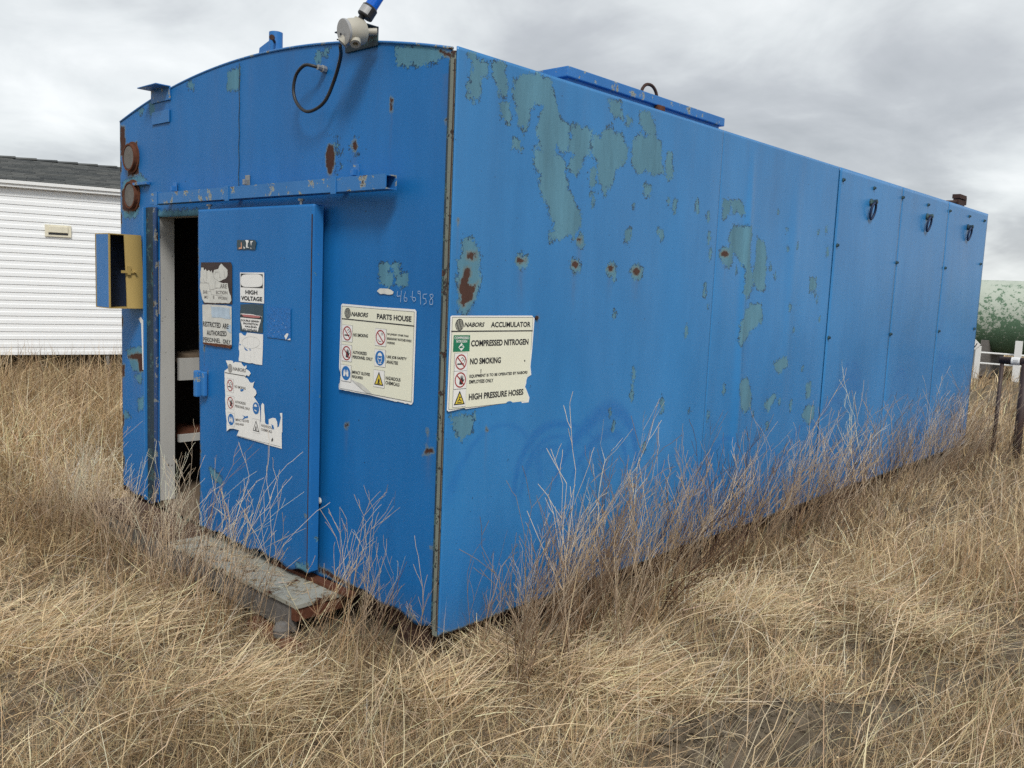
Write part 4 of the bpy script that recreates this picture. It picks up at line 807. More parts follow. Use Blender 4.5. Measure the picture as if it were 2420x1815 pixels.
# shingle courses
slope = math.radians(13); nC = 15; RL = 2.25; cw = RL/nC
MSH = []
for k, c in enumerate(((0.070, 0.075, 0.075), (0.090, 0.094, 0.092), (0.055, 0.060, 0.062), (0.105, 0.108, 0.104))): MSH.append(plain('shingle_%d' % k, c, 0.9, var=0.35, scale=25, spec=0.15))
rs = random.Random(4)
for k in range(nC):
    m = MB(); s = S0-0.1
    while s < S1+0.1:
        w = rs.uniform(0.14, 0.34); a0 = k*cw-0.12-rs.uniform(0, 0.012); a1 = (k+1)*cw-0.10; th = rs.uniform(0.008, 0.013); e_ = min(s+w, S1+0.12)
        def RP(ss, a, h): return HP(ss, a*math.cos(slope)-h*math.sin(slope)*0, ZT+0.10+a*math.sin(slope)+0.03+h)
        vs = [RP(ss, a, h) for ss in (s, e_-0.004) for a, h in ((a0, 0.0), (a0, th), (a1, 0.002), (a1, 0.0))]
        m.add(vs, [(0, 1, 2, 3), (7, 6, 5, 4), (1, 5, 6, 2), (0, 4, 5, 1)], rs.choice((0, 0, 1, 1, 2, 3))); s += w
    m.build('shingle_course', MSH, house)
m = MB(); m.add([HP(s, a*math.cos(slope), ZT+0.10+a*math.sin(slope)+0.028) for s in (S0-0.1, S1+0.1) for a in (-0.1, RL)]+[HP(s, RL*math.cos(slope)*2, ZT+0.1) for s in (S0-0.1, S1+0.1)], [(0, 1, 3, 2), (1, 4, 5, 3)]); m.build('roof_deck', M_UNDER, house)
s = S0
while s < S1:
    m = MB(); a = RL; z = ZT+0.10+a*math.sin(slope)+0.035
    m.add([HP(q, a*math.cos(slope)+d, z+h) for q, lift in ((s, 0.0), (s+0.31, 0.016)) for d, h in ((-0.11, -0.025+lift), (0, 0.012+lift), (0.11, -0.025+lift), (0, -0.02+lift))], [(0, 1, 2, 3), (7, 6, 5, 4), (0, 4, 5, 1), (1, 5, 6, 2)]); m.build('ridge_cap', rs.choice(MSH), house); s += 0.30
m = MB(); hbox(m, 0.52, 0.86, -0.03, -0.012, 2.015, 2.185); vt = m.build('wall_vent', M_VENT, house, bevel=0.004)
m = MB(); hbox(m, 0.565, 0.815, -0.05, -0.0305, 2.075, 2.165); m.build('vent_flap', M_VENT, vt, bevel=0.006)
m = MB(); hbox(m, 0.565, 0.815, -0.034, -0.0305, 2.045, 2.07); m.build('vent_slot', M_INK, vt)

# ================================================================== GREEN TANK BEHIND, RIGHT
mt = bpy.data.materials.new('peeling_green'); mt.use_nodes = True; t = mt.node_tree; b = t.nodes['Principled BSDF']
tcn = N(t, 'ShaderNodeTexCoord'); sp = N(t, 'ShaderNodeSeparateXYZ'); t.links.new(tcn.outputs['Object'], sp.inputs[0])
nz = noise(t, tcn.outputs['Object'], 8.0, 9, 0.75); n0 = noise(t, tcn.outputs['Object'], 1.6, 4, 0.6)
hz = mathn(t, 'MULTIPLY', mathn(t, 'SUBTRACT', sp.outputs[2], 1.30), 0.14)     # paint has come off the weather side
ev = mathn(t, 'ADD', mathn(t, 'ADD', nz, hz), mathn(t, 'MULTIPLY', mathn(t, 'SUBTRACT', n0, 0.5), 0.3))
pm = ramp(t, ev, [(0.512, 0.0), (0.54, 1.0)])
gc = mixc(t, n0, (0.065, 0.14, 0.08), (0.13, 0.225, 0.14)); wc = mixc(t, n0, (0.33, 0.40, 0.32), (0.56, 0.59, 0.52))
t.links.new(mixc(t, pm, gc, wc), b.inputs['Base Color']); b.inputs['Roughness'].default_value = 0.6
tank = thing('storage_tank', 'horizontal green steel tank with peeling whitish paint beyond the shed', 'tank')
TY, TZ, TR = 21.2, 1.30, 0.90
m = MB(); prof = [(0.0, 0.0), (0.35, 0.03), (0.65, 0.13), (0.83, 0.28), (TR, 0.48), (TR, 9.6), (0.83, 9.8), (0.65, 9.95), (0.35, 10.05), (0.0, 10.08)]
m.lathe(prof, (-6.4, TY, TZ), (1, 0, 0), 40); o = m.build('tank_shell', mt, tank); shadesmooth(o, 0.9)
for x in (-5.4, -2.95, 0.4, 2.6):
    m = MB(); m.box(x-0.08, x+0.08, TY-0.8, TY+0.8, -0.2, TZ-0.55); m.build('saddle', M_SKID, tank, bevel=0.005)
m = MB(); m.box(-6.2, 3.6, TY-0.95, TY-0.8, -0.3, -0.12); m.box(-6.2, 3.6, TY+0.8, TY+0.95, -0.3, -0.12); m.build('tank_skid', M_DRUST, tank)
for zr in (0.47, 0.22):
    m = MB(); m.tube([(-6.2, TY-1.25, zr), (3.6, TY-1.25, zr)], 0.022, 7); m.build('guard_rail', M_TRIM, tank)
for x in (-6.15, -2.95, -2.10, 3.5):
    m = MB(); m.box(x-0.07, x+0.07, TY-1.36, TY-1.274, -0.3, 0.62 if x != -2.1 else 0.80); m.build('rail_post', M_TRIM, tank, bevel=0.004)
pl_ = thing('diamond_placard', 'small white diamond placard on the rail beside the green tank', 'sign')
c = on(1, TY-1.38, 2304, 814); m = MB(); r = 0.125
m.add([(c[0]-r, TY-1.38, c[2]), (c[0], TY-1.38, c[2]-r), (c[0]+r, TY-1.38, c[2]), (c[0], TY-1.38, c[2]+r)]+[(c[0]-r, TY-1.372, c[2]), (c[0], TY-1.372, c[2]-r), (c[0]+r, TY-1.372, c[2]), (c[0], TY-1.372, c[2]+r)], [(0, 1, 2, 3), (7, 6, 5, 4), (0, 4, 5, 1), (1, 5, 6, 2), (2, 6, 7, 3), (3, 7, 4, 0)]); m.build('plate', M_VINYL, pl_)
m = MB(); pl9 = Plane('end', TY-1.38, (0, 0, 1)); line(m, pl9, [(2300, 814), (2304, 820), (2309, 812)], 0.02, 0.004); m.build('mark', M_INK, pl_)
m = MB(); m.box(c[0]-0.02, c[0]+0.02, TY-1.371, TY-1.34, -0.3, c[2]); m.build('stake', M_METAL, pl_)
# ---- brown pipe rail nearer the camera
rail = thing('pipe_rail', 'brown pipe rail with a white label at the right edge of the picture', 'rail')
RY = 8.4; z_p = on(1, RY, 2390, 853)[2]; xa = on(1, RY, 2369, 853)[0]; xb = on(1, RY, 2416, 853)[0]
m = MB(); m.tube([(xa-0.03, RY, z_p), (xa+1.5, RY+0.1, z_p+0.01)], 0.042, 14); m.build('top_pipe', M_PIPE, rail, smooth=True)
for x, r in ((xa, 0.022), (xb+0.04, 0.045), (xa+1.4, 0.045)):
    m = MB(); m.tube([(x, RY, -0.3), (x, RY, z_p-0.02)], r, 10); m.build('rail_leg', M_PIPE, rail, smooth=True)
m = MB(); xs_ = on(1, RY, 2400, 853)[0]
m.lathe([(0.0425, 0.0), (0.0432, 0.0), (0.0432, 0.085), (0.0425, 0.085)], (xs_-0.04, RY, z_p), (1, 0.066, 0.006), 16); lbs = m.build('pipe_label', M_VINYL, rail)
m = MB(); pl9 = Plane('end', RY-0.0445, (0, 0, 1))
for q in range(3): line(m, pl9, [(2394, 848+4*q), (2408-2*q, 848.5+4*q)], 0.004, 0.0)
m.build('label_print', M_GINK, rail)
# ================================================================== GROUND, GRASS, WEEDS
GZ = -0.13
def vnoise(x, y, s, seed=0):
    x = np.asarray(x)*s; y = np.asarray(y)*s; xi = np.floor(x).astype(np.int64); yi = np.floor(y).astype(np.int64); fx = x-xi; fy = y-yi
    def h(a, b): v = np.sin(a*127.1+b*311.7+seed*74.7)*43758.5453; return v-np.floor(v)
    u = fx*fx*(3-2*fx); w = fy*fy*(3-2*fy)
    return (h(xi, yi)*(1-u)+h(xi+1, yi)*u)*(1-w)+(h(xi, yi+1)*(1-u)+h(xi+1, yi+1)*u)*w
def fbm(x, y, s, seed=0, o=4): return sum(vnoise(x, y, s*2**i, seed+i)*0.5**i for i in range(o))/(2-2*0.5**o)
RD = (1520, 1300, 900/2212)
dirt_poly = [GP(*p) for p in zoomed(RD, [(0,1130),(240,1000),(480,960),(800,860),(1180,850),(1500,800),(1900,640),(2250,500),(2300,700),(1950,800),(1500,950),(1250,1100),(900,1250),(600,1500),(-100,1500)])]
ridge_poly = [GP(*p) for p in zoomed(RD, [(-150,1180),(250,1010),(500,960),(800,890),(1180,880),(1160,960),(900,1040),(600,1100),(300,1200),(0,1290)])]
def terrain(x, y):
    x = np.asarray(x, float); y = np.asarray(y, float); sh = x.shape; P = np.stack([x.ravel(), y.ravel()], 1)
    z = GZ+(fbm(x, y, 0.7, 3)-0.5)*0.10+(fbm(x, y, 4.0, 9)-0.5)*0.035
    near = (P[:, 0] > -2) & (P[:, 0] < 5) & (P[:, 1] > -4) & (P[:, 1] < 7)
    rg = np.zeros(len(P))
    if near.any():
        d = sdist(P[near], ridge_poly); rg[near] = np.clip(d/0.10+0.5, 0, 1)*(0.005+0.11*fbm(P[near, 0], P[near, 1], 7.0, 21)**1.5+0.06*np.abs(fbm(P[near, 0], P[near, 1], 13.0, 23, 4)-0.5)*2)
    z = z+rg.reshape(sh)
    far = np.clip((np.hypot(x+1, y-3)-25)/80, 0, 1); z = z+far*(fbm(x, y, 0.01, 5)-0.55)*2.0
    return z
def graded(c, r0, d0, rmax, g=1.22):
    pos = list(np.arange(0, r0, d0)); s = d0
    while pos[-1] < rmax: s *= g; pos.append(pos[-1]+s)
    pos = np.array(pos); return c+np.concatenate([-pos[:0:-1], pos])
gx = graded(0.5, 3.6, 0.028, 900); gy = graded(1.2, 4.2, 0.028, 900)
X, Y = np.meshgrid(gx, gy, indexing='ij'); Zg = terrain(X, Y)
idx = np.arange(X.size).reshape(X.shape); q = np.stack([idx[:-1, :-1], idx[1:, :-1], idx[1:, 1:], idx[:-1, 1:]], -1).reshape(-1, 4)
def fastmesh(name, V, Q, T=None, colors=None, mats=(), smooth=False):
    nq = len(Q) if Q is not None else 0; ntr = len(T) if T is not None else 0
    me = bpy.data.meshes.new(name); me.vertices.add(len(V)); me.vertices.foreach_set('co', np.asarray(V, np.float32).ravel())
    loops = np.concatenate([a.ravel() for a in (Q, T) if a is not None and len(a)]).astype(np.int32)
    me.loops.add(len(loops)); me.loops.foreach_set('vertex_index', loops)
    me.polygons.add(nq+ntr); st = np.concatenate([np.arange(nq)*4, nq*4+np.arange(ntr)*3]).astype(np.int32); me.polygons.foreach_set('loop_start', st)
    if smooth: me.polygons.foreach_set('use_smooth', np.ones(nq+ntr, bool))
    if colors is not None:
        a = me.color_attributes.new('tint', 'FLOAT_COLOR', 'POINT'); a.data.foreach_set('color', np.concatenate([colors, np.ones((len(colors), 1))], 1).astype(np.float32).ravel())
    for mm in mats: me.materials.append(mm)
    me.update(calc_edges=True); me.validate()
    o = bpy.data.objects.new(name, me); COL.objects.link(o); return o
msoil = bpy.data.materials.new('dry_soil'); msoil.use_nodes = True; t = msoil.node_tree; b = t.nodes['Principled BSDF']
tcn = N(t, 'ShaderNodeTexCoord'); ob = tcn.outputs['Object']; a1 = noise(t, ob, 9, 8, 0.65); a2 = noise(t, ob, 60, 5, 0.6); a3 = noise(t, ob, 0.35, 5, 0.6)
c1 = mixc(t, ramp(t, a1, [(0.3, 0.0), (0.7, 1.0)]), (0.085, 0.066, 0.045), (0.22, 0.182, 0.134)); 
cs = N(t, 'ShaderNodeSeparateXYZ'); t.links.new(ob, cs.inputs[0])
far_ = mathn(t, 'MULTIPLY', mathn(t, 'SUBTRACT', mathn(t, 'ABSOLUTE', mathn(t, 'SUBTRACT', cs.outputs[1], 2.0)), 14.0), 0.08, clamp=True)
c1 = mixc(t, far_, c1, mixc(t, a3, (0.19, 0.14, 0.085), (0.34, 0.26, 0.155)))
t.links.new(c1, b.inputs['Base Color']); b.inputs['Roughness'].default_value = 0.95; b.inputs['Specular IOR Level'].default_value = 0.1
bn = N(t, 'ShaderNodeBump'); bn.inputs['Strength'].default_value = 1.0; bn.inputs['Distance'].default_value = 0.045; t.links.new(mathn(t, 'ADD', a1, mathn(t, 'MULTIPLY', a2, 0.35)), bn.inputs['Height']); t.links.new(bn.outputs[0], b.inputs['Normal'])
gr = fastmesh('ground', np.stack([X.ravel(), Y.ravel(), Zg.ravel()], 1), q, mats=[msoil], smooth=True); tag(gr, 'dry grey brown soil under the grass, bare in the wheel track', 'ground', kind='structure')
mg = bpy.data.materials.new('dry_grass'); mg.use_nodes = True; t = mg.node_tree; b = t.nodes['Principled BSDF']
at = N(t, 'ShaderNodeAttribute', attribute_name='tint'); t.links.new(at.outputs['Color'], b.inputs['Base Color']); b.inputs['Roughness'].default_value = 0.65; b.inputs['Specular IOR Level'].default_value = 0.25
tr = N(t, 'ShaderNodeBsdfTranslucent'); t.links.new(at.outputs['Color'], tr.inputs[0]); mx = N(t, 'ShaderNodeMixShader'); mx.inputs[0].default_value = 0.22
o_ = t.nodes['Material Output']; t.links.new(b.outputs[0], mx.inputs[1]); t.links.new(tr.outputs[0], mx.inputs[2]); t.links.new(mx.outputs[0], o_.inputs[0])
def blades(P, length, width, az, lean0, curl, col, segs=3):
    """curved tapering ribbons; returns V, Q, T, C"""
    n = len(P); k = segs; s = np.linspace(0, 1, k+1); ds = 1.0/k
    th = lean0[:, None]+curl[:, None]*s[None, :]; th = th+((rng.random(n) < 0.3)*rng.normal(0.5, 0.6, n))[:, None]*(s[None, :] > rng.uniform(0.2, 0.8, n)[:, None]); th = np.clip(th, -2.0, 2.0)
    hx = np.concatenate([np.zeros((n, 1)), np.cumsum(np.sin((th[:, :-1]+th[:, 1:])/2)*ds, 1)], 1)*length[:, None]
    hz = np.concatenate([np.zeros((n, 1)), np.cumsum(np.cos((th[:, :-1]+th[:, 1:])/2)*ds, 1)], 1)*length[:, None]
    kb = (rng.random(n) < 0.3)*rng.normal(0, 0.9, n); ks = rng.uniform(0.25, 0.8, n); azs = az[:, None]+(rng.normal(0, 0.25, n))[:, None]*s[None, :]+kb[:, None]*(s[None, :] > ks[:, None])
    cx_ = P[:, 0:1]+np.cos(azs)*hx; cy_ = P[:, 1:2]+np.sin(azs)*hx; cz_ = P[:, 2:3]+hz
    tw = rng.uniform(0, math.pi, n); sx = -np.sin(az)*np.cos(tw); sy = np.cos(az)*np.cos(tw); szz = np.sin(tw)*0.7
    w = width[:, None]*(1-0.55*s[None, :-1])*0.5
    c = np.stack([cx_, cy_, cz_], -1); side = np.stack([sx, sy, szz], -1)[:, None, :]
    Lv = c[:, :-1]-side*w[..., None]; Rv = c[:, :-1]+side*w[..., None]
    V = np.concatenate([np.stack([Lv, Rv], 2).reshape(n, 2*k, 3), c[:, -1:]], 1).reshape(-1, 3)
    m_ = 2*k+1; base = (np.arange(n)*m_)[:, None]
    Q = np.concatenate([base+np.array([[2*i, 2*i+1, 2*i+3, 2*i+2]]) for i in range(k-1)], 0) if k > 1 else None
    T = base+np.array([[2*k-2, 2*k-1, 2*k]])
    C = np.repeat(col, m_, 0)
    return V, Q, T, C
class Acc:
    def __init__(s): s.V = []; s.Q = []; s.T = []; s.C = []; s.n = 0
    def add(s, V, Q, T, C):
        s.V.append(V); s.C.append(C)
        if Q is not None and len(Q): s.Q.append(Q+s.n)
        if T is not None and len(T): s.T.append(T+s.n)
        s.n += len(V)
    def build(s, name, label, cat):
        o = fastmesh(name, np.concatenate(s.V), np.concatenate(s.Q) if s.Q else None, np.concatenate(s.T) if s.T else None, np.concatenate(s.C), [mg]); tag(o, label, cat, kind='stuff'); return o
STRAW = np.array([[0.70, 0.56, 0.35], [0.58, 0.455, 0.275], [0.84, 0.71, 0.475], [0.41, 0.30, 0.175], [0.23, 0.155, 0.088], [0.66, 0.58, 0.44]])
def tints(n, wts, sd=0.12):
    c = (STRAW*np.array([[1.0, 0.965, 0.95]]))[rng.choice(len(STRAW), n, p=np.array(wts)/sum(wts))]; return np.clip(c*rng.lognormal(0, sd, (n, 1))*rng.normal(1, 0.03, (n, 3)), 0.01, 0.9)
CAZ = math.atan2(CF[1], CF[0])
def scatter(n, r0, r1, half=0.80, power=1.0):
    """points on the ground around the camera's foot; density falls with distance"""
    a = CAZ+rng.uniform(-half, half, n); u = rng.random(n); e = 2-power
    r = (r0**e+u*(r1**e-r0**e))**(1/e)
    return CAM[0]+np.cos(a)*r, CAM[1]+np.sin(a)*r, r
def keep_out(x, y, pad=0.03):
    a = (x > -W-pad) & (x < pad) & (y > -pad) & (y < L+pad)
    b = (x > -3.2) & (x < -0.66) & (y > -0.32) & (y <= 0.1)
    hx_ = (x-HO[0])*hd[0]+(y-HO[1])*hd[1]; hdp = -((x-HO[0])*hn[0]+(y-HO[1])*hn[1]); c = (hx_ > S0) & (hx_ < S1) & (hdp > 0.25) & (hdp < 5)
    return a | b | c
def dirtmask(x, y):
    d = sdist(np.stack([x, y], 1), dirt_poly); return np.clip(0.5+(d+(fbm(x, y, 5, 31)-0.5)*0.25)/0.10, 0, 1)
WIND = math.atan2(CR[1], CR[0])
acc = Acc()
def layer(n, r0, r1, lmin, lmax, wscale, lean, curl, wts, dens_lo=0.35, power=1.0, windy=0.5, hmap=None, dirtk=0.97, segs=3, wmin=0.0016, sd=0.14):
    x, y, r = scatter(n, r0, r1, power=power)
    d = fbm(x, y, 1.1, 17); d2 = fbm(x, y, 3.7, 41)
    k = ~keep_out(x, y) & (rng.random(n) < np.clip(dens_lo+(1-dens_lo)*np.clip((d*0.6+d2*0.4-0.30)/0.35, 0, 1), 0, 1)) & (rng.random(n) > dirtk*dirtmask(x, y))
    x, y, r = x[k], y[k], r[k]; n = len(x); d = d[k]; d2 = d2[k]
    z = terrain(x, y)-0.01
    ln = rng.uniform(lmin, lmax, n)*(0.65+0.7*d2)
    if hmap is not None: ln = ln*hmap(x, y)
    az = np.where(rng.random(n) < windy, WIND+rng.normal(0, 0.6, n), rng.uniform(0, 2*math.pi, n)); az = az+(vnoise(x, y, 1.7, 61)-0.5)*1.2
    l0 = np.abs(rng.normal(lean[0], lean[1], n)); cu = rng.normal(curl[0], curl[1], n)
    # a sheet of steel stops the blades at the walls
    tx = x+np.cos(az)*ln*np.sin(np.clip(l0+cu/2, 0, 1.5)); ty = y+np.sin(az)*ln*np.sin(np.clip(l0+cu/2, 0, 1.5)); hit = keep_out(tx, ty, 0.0) ; az = np.where(hit, az+math.pi, az)
    wd = np.maximum(wmin, wscale*r)*rng.uniform(0.7, 1.4, n)
    col = tints(n, wts, sd); pt = np.clip((fbm(x, y, 1.6, 77)-0.3)/0.4, 0, 1)[:, None]; lf = np.clip((-3.3-x)/1.5, 0, 1)[:, None]*np.clip((12-r)/5, 0, 1)[:, None]; col = np.clip(col*(1+0.35*lf), 0, 0.9)*(0.62+0.55*pt)*(np.array([[1.0, 0.93, 0.84]])*(1-pt)+pt)
    acc.add(*blades(np.stack([x, y, z], 1), ln, wd, az, l0, cu, col, segs))
def tall_left(x, y):
    h = np.ones_like(x); h = np.where(x < -3.4, 1.0+0.9*np.clip((-3.4-x)/2.5, 0, 1), h)
    h = np.where((x > -0.2) & (y > -0.5), 0.72+0.75*np.clip((y-1.0)/4.0, 0, 1)*np.clip((x-0.5)/0.7, 0.0, 1), h)
    h = np.where((x <= -0.2) & (x > -3.4), 0.80, h); return h
WN = [3, 4, 2, 3, 2, 2]
layer(190000, 1.2, 6.6, 0.04, 0.15, 0.0008, (1.15, 0.40), (0.1, 0.4), [3, 3, 2, 4, 5, 2], 0.7, 0.9, dirtk=0.95, wmin=0.0022, segs=2, sd=0.3)         # matted thatch
layer(70000, 1.2, 7.0, 0.10, 0.30, 0.0010, (0.85, 0.50), (0.2, 0.5), WN, 0.2, 0.9, hmap=tall_left, windy=0.30, wmin=0.003, sd=0.32)                    # standing and lodged grass
layer(95000, 1.2, 6.0, 0.08, 0.24, 0.0006, (0.75, 0.5), (0.3, 0.6), [4, 3, 5, 2, 1, 2], 0.3, 0.9, hmap=tall_left, windy=0.3, wmin=0.0017, sd=0.25)        # fine blond blades
layer(30000, 1.3, 7.5, 0.22, 0.55, 0.00105, (0.98, 0.42), (0.15, 0.35), [4, 2, 7, 1, 0.5, 2], 0.05, 0.9, hmap=tall_left, segs=4, wmin=0.0034, windy=0.40, sd=0.22)        # long pale straws
layer(110000, 5.5, 16.0, 0.18, 0.42, 0.0009, (0.40, 0.28), (0.5, 0.5), WN, 0.6, 1.2, 0.5, tall_left, segs=2)
layer(50000, 12.0, 60.0, 0.25, 0.50, 0.0009, (0.3, 0.2), (0.4, 0.4), WN, 0.7, 1.5, 0.6, None, segs=2)
for px_, py_, rad, n_, azo in ((1440, 1600, 0.30, 1500, 0.2), (1180, 1545, 0.22, 700, 2.5), (1760, 1440, 0.30, 900, 0.5), (560, 1650, 0.30, 800, 0.0), (1960, 1400, 0.35, 800, 0.4), (330, 1480, 0.3, 500, 0.6), (1010, 1640, 0.2, 500, 1.0), (60, 1500, 0.3, 600, 0.8), (2150, 1500, 0.3, 500, 0.4)):
    cx0, cy0 = GP(px_, py_); x = cx0+rng.normal(0, rad*0.6, n_); y = cy0+rng.normal(0, rad*0.45, n_); k = ~keep_out(x, y); x, y = x[k], y[k]; n_ = len(x)      # flattened blond mats
    acc.add(*blades(np.stack([x, y, terrain(x, y)+rng.uniform(0.01, 0.09, n_)], 1), rng.uniform(0.12, 0.38, n_), rng.uniform(0.003, 0.005, n_), WIND+azo+rng.normal(0, 0.75, n_), rng.normal(1.30, 0.20, n_), rng.normal(0.2, 0.25, n_), tints(n_, [3, 1, 7, 0.4, 0.1, 2], 0.12), 3))
acc.build('dry_grass', 'dense tangled dry straw coloured grass covering the ground', 'grass')
acc = Acc()
# ---- litter lying flat: broken stems
layer(30000, 1.2, 6.0, 0.04, 0.20, 0.0008, (1.50, 0.12), (0.0, 0.15), [3, 1, 5, 2, 1, 4], 0.5, 0.9, 0.3, None, dirtk=0.30, segs=2, wmin=0.0024)
layer(22000, 1.2, 5.0, 0.015, 0.06, 0.0012, (1.45, 0.15), (0.0, 0.4), [3, 2, 4, 3, 3, 4], 0.5, 0.9, 0.0, None, dirtk=0.3, segs=2, wmin=0.0035)
n = 420; x = rng.uniform(-3.1, -0.72, n); y = rng.uniform(-0.29, -0.11, n); acc.add(*blades(np.stack([x, y, np.full(n, 0.034)], 1), rng.uniform(0.02, 0.14, n), rng.uniform(0.002, 0.004, n), rng.uniform(0, 6.28, n), rng.normal(1.5, 0.06, n), np.zeros(n), tints(n, [3, 2, 4, 2, 2, 3]), 2))
acc.build('grass_litter', 'broken pale stems lying flat on the soil and grass', 'litter')
# ---- branching dry weeds
def weed_mesh(seed, h=0.7, stems=5, spread=0.35, bend=0.25, twig=1.0):
    """returns list of (p0,p1,r0,r1)"""
    r = random.Random(seed); segs = []
    def grow(p, d, ln, rad, depth):
        k = 5 if depth == 0 else 3; st = ln/k; q = np.array(p); dv = np.array(d, float)
        for i in range(k):
            dv = dv+np.array([r.gauss(0, 0.10), r.gauss(0, 0.10), r.gauss(0.03, 0.06)]); dv /= np.linalg.norm(dv)
            q2 = q+dv*st; ra = rad*(1-0.16*i); segs.append((q, q2, ra, ra*0.84)); 
            if depth < 2 and i >= (1 if depth == 0 else 0):
                for _ in range(r.choice((1, 1, 1, 2)) if depth == 0 else r.choice((0, 0, 1))):
                    if r.random() > twig: continue
                    a = r.uniform(0, 2*math.pi); sd_ = np.array([math.cos(a), math.sin(a), 0.0]); nd = dv*0.95+sd_*r.uniform(0.28, 0.62); nd /= np.linalg.norm(nd)
                    grow(q2, nd, ln*r.uniform(0.25, 0.52)*(1-0.08*i), ra*0.66, depth+1)
            q = q2
    for s in range(stems):
        a = r.uniform(0, 2*math.pi); t_ = r.uniform(0, spread); grow((r.gauss(0, .02), r.gauss(0, .02), 0), (math.cos(a)*t_+bend*r.uniform(.3, 1), math.sin(a)*t_, 1), h*r.uniform(0.55, 1.0), 0.0031, 0)
    return segs
def segs_arrays(segs, n=3):
    P0 = np.array([s[0] for s in segs]); P1 = np.array([s[1] for s in segs]); r0 = np.maximum(np.array([s[2] for s in segs]), 0.0011); r1 = np.maximum(np.array([s[3] for s in segs]), 0.0010)
    d = P1-P0; d /= np.linalg.norm(d, axis=1)[:, None]+1e-9; up = np.where(np.abs(d[:, 2:3]) < 0.9, [[0, 0, 1.0]], [[1.0, 0, 0]]); a = np.cross(d, up); a /= np.linalg.norm(a, axis=1)[:, None]; b = np.cross(d, a)
    ring = []
    for P, rr in ((P0, r0), (P1, r1)):
        for j in range(n):
            q_ = 2*math.pi*j/n; ring.append(P+rr[:, None]*(math.cos(q_)*a+math.sin(q_)*b))
    V = np.stack(ring, 1); m_ = len(segs); base = (np.arange(m_)*2*n)[:, None]
    Q = np.concatenate([base+np.array([[j, (j+1) % n, n+(j+1) % n, n+j]]) for j in range(n)], 0)
    return V.reshape(-1, 3), Q
VAR = [segs_arrays(weed_mesh(100+i, 0.75, stems=random.Random(i).choice((3, 4, 5)), spread=0.4)) for i in range(9)]
VARS = [segs_arrays(weed_mesh(300+i, 0.6, stems=2, spread=0.2, twig=0.55)) for i in range(5)]
WCOL = np.array([[0.56, 0.47, 0.36], [0.42, 0.33, 0.235], [0.68, 0.60, 0.48], [0.32, 0.225, 0.15], [0.56, 0.43, 0.27], [0.13, 0.075, 0.055]])
def put_weed(acc, var, x, y, s, rot, col, leanx=0.0, leany=0.0, squash=None):
    V, Q = var; c, sn = math.cos(rot), math.sin(rot)
    v = np.stack([V[:, 0]*c-V[:, 1]*sn, V[:, 0]*sn+V[:, 1]*c, V[:, 2]], 1)*s
    v[:, 0] += leanx*v[:, 2]; v[:, 1] += leany*v[:, 2]
    v += np.array([x, y, float(terrain(np.array([x]), np.array([y]))[0])-0.01])
    if squash == 'side': v[:, 0] = np.where(v[:, 0] < 0.03, 0.03+np.abs(v[:, 0]-0.03)*0.5, v[:, 0])
    if squash == 'end': v[:, 1] = np.where(v[:, 1] > -0.04, -0.04-np.abs(v[:, 1]+0.04)*0.5, v[:, 1])
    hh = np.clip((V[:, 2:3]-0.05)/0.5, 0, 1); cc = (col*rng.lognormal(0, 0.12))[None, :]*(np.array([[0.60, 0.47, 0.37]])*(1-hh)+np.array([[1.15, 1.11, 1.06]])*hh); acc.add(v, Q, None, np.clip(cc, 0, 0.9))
acc = Acc()
def straw(n, ang, r0, r1, lmin, lmax, w, lean):
    a = CAZ+rng.uniform(ang[0], ang[1], n); r = rng.uniform(r0, r1, n); x = CAM[0]+np.cos(a)*r; y = CAM[1]+np.sin(a)*r; k = ~keep_out(x, y, 0.1); x, y = x[k], y[k]; n = len(x)
    acc.add(*blades(np.stack([x, y, terrain(x, y)], 1), rng.uniform(lmin, lmax, n), rng.uniform(w*0.7, w*1.3, n), WIND+rng.normal(0, 0.7, n), np.abs(rng.normal(lean, 0.25, n)), rng.normal(0.25, 0.35, n), tints(n, [4, 1, 6, 0.5, 0.2, 2], 0.1), 5))
straw(260, (-0.62, -0.20), 2.0, 3.3, 0.35, 0.75, 0.0042, 0.5); straw(330, (-0.7, 0.0), 2.6, 5.0, 0.35, 0.8, 0.0044, 0.55); straw(150, (0.0, 0.65), 2.2, 4.2, 0.35, 0.7, 0.004, 0.9); straw(120, (-0.3, 0.5), 1.9, 3.0, 0.25, 0.6, 0.0036, 1.1)
acc.build('straw_stalks', 'long thick pale straw stalks standing and leaning in the foreground grass', 'straw')
wacc = Acc(); rw = random.Random(21)
def wcol(w): return WCOL[rng.choice(len(WCOL), p=np.array(w)/sum(w))]
for i in range(185):            # thick weed belt along the long wall
    y = rw.uniform(0.15, 8.6); x = abs(rw.gauss(0.06, 0.24))+0.06
    if y > 4.5 and rw.random() < 0.25: continue
    s = rw.uniform(0.65, 1.3)*(1.0 if x < 0.5 else 0.75)*(0.85 if y < 0.4 else 1.0)
    put_weed(wacc, rw.choice(VAR), x, y, s, rw.uniform(0, 6.28), wcol([3, 4, 2, 4, 3, 1.2]), 0.05, rw.uniform(0.0, 0.35), 'side')
for i in range(48):             # round the near corner
    put_weed(wacc, rw.choice(VAR+VARS), 0.08+abs(rw.gauss(0, 0.22)), rw.uniform(-0.05, 1.3), rw.uniform(0.6, 1.15), rw.uniform(0, 6.28), wcol([3, 4, 2, 4, 3, 1.2]), 0.05, rw.uniform(0.1, 0.4), 'side')
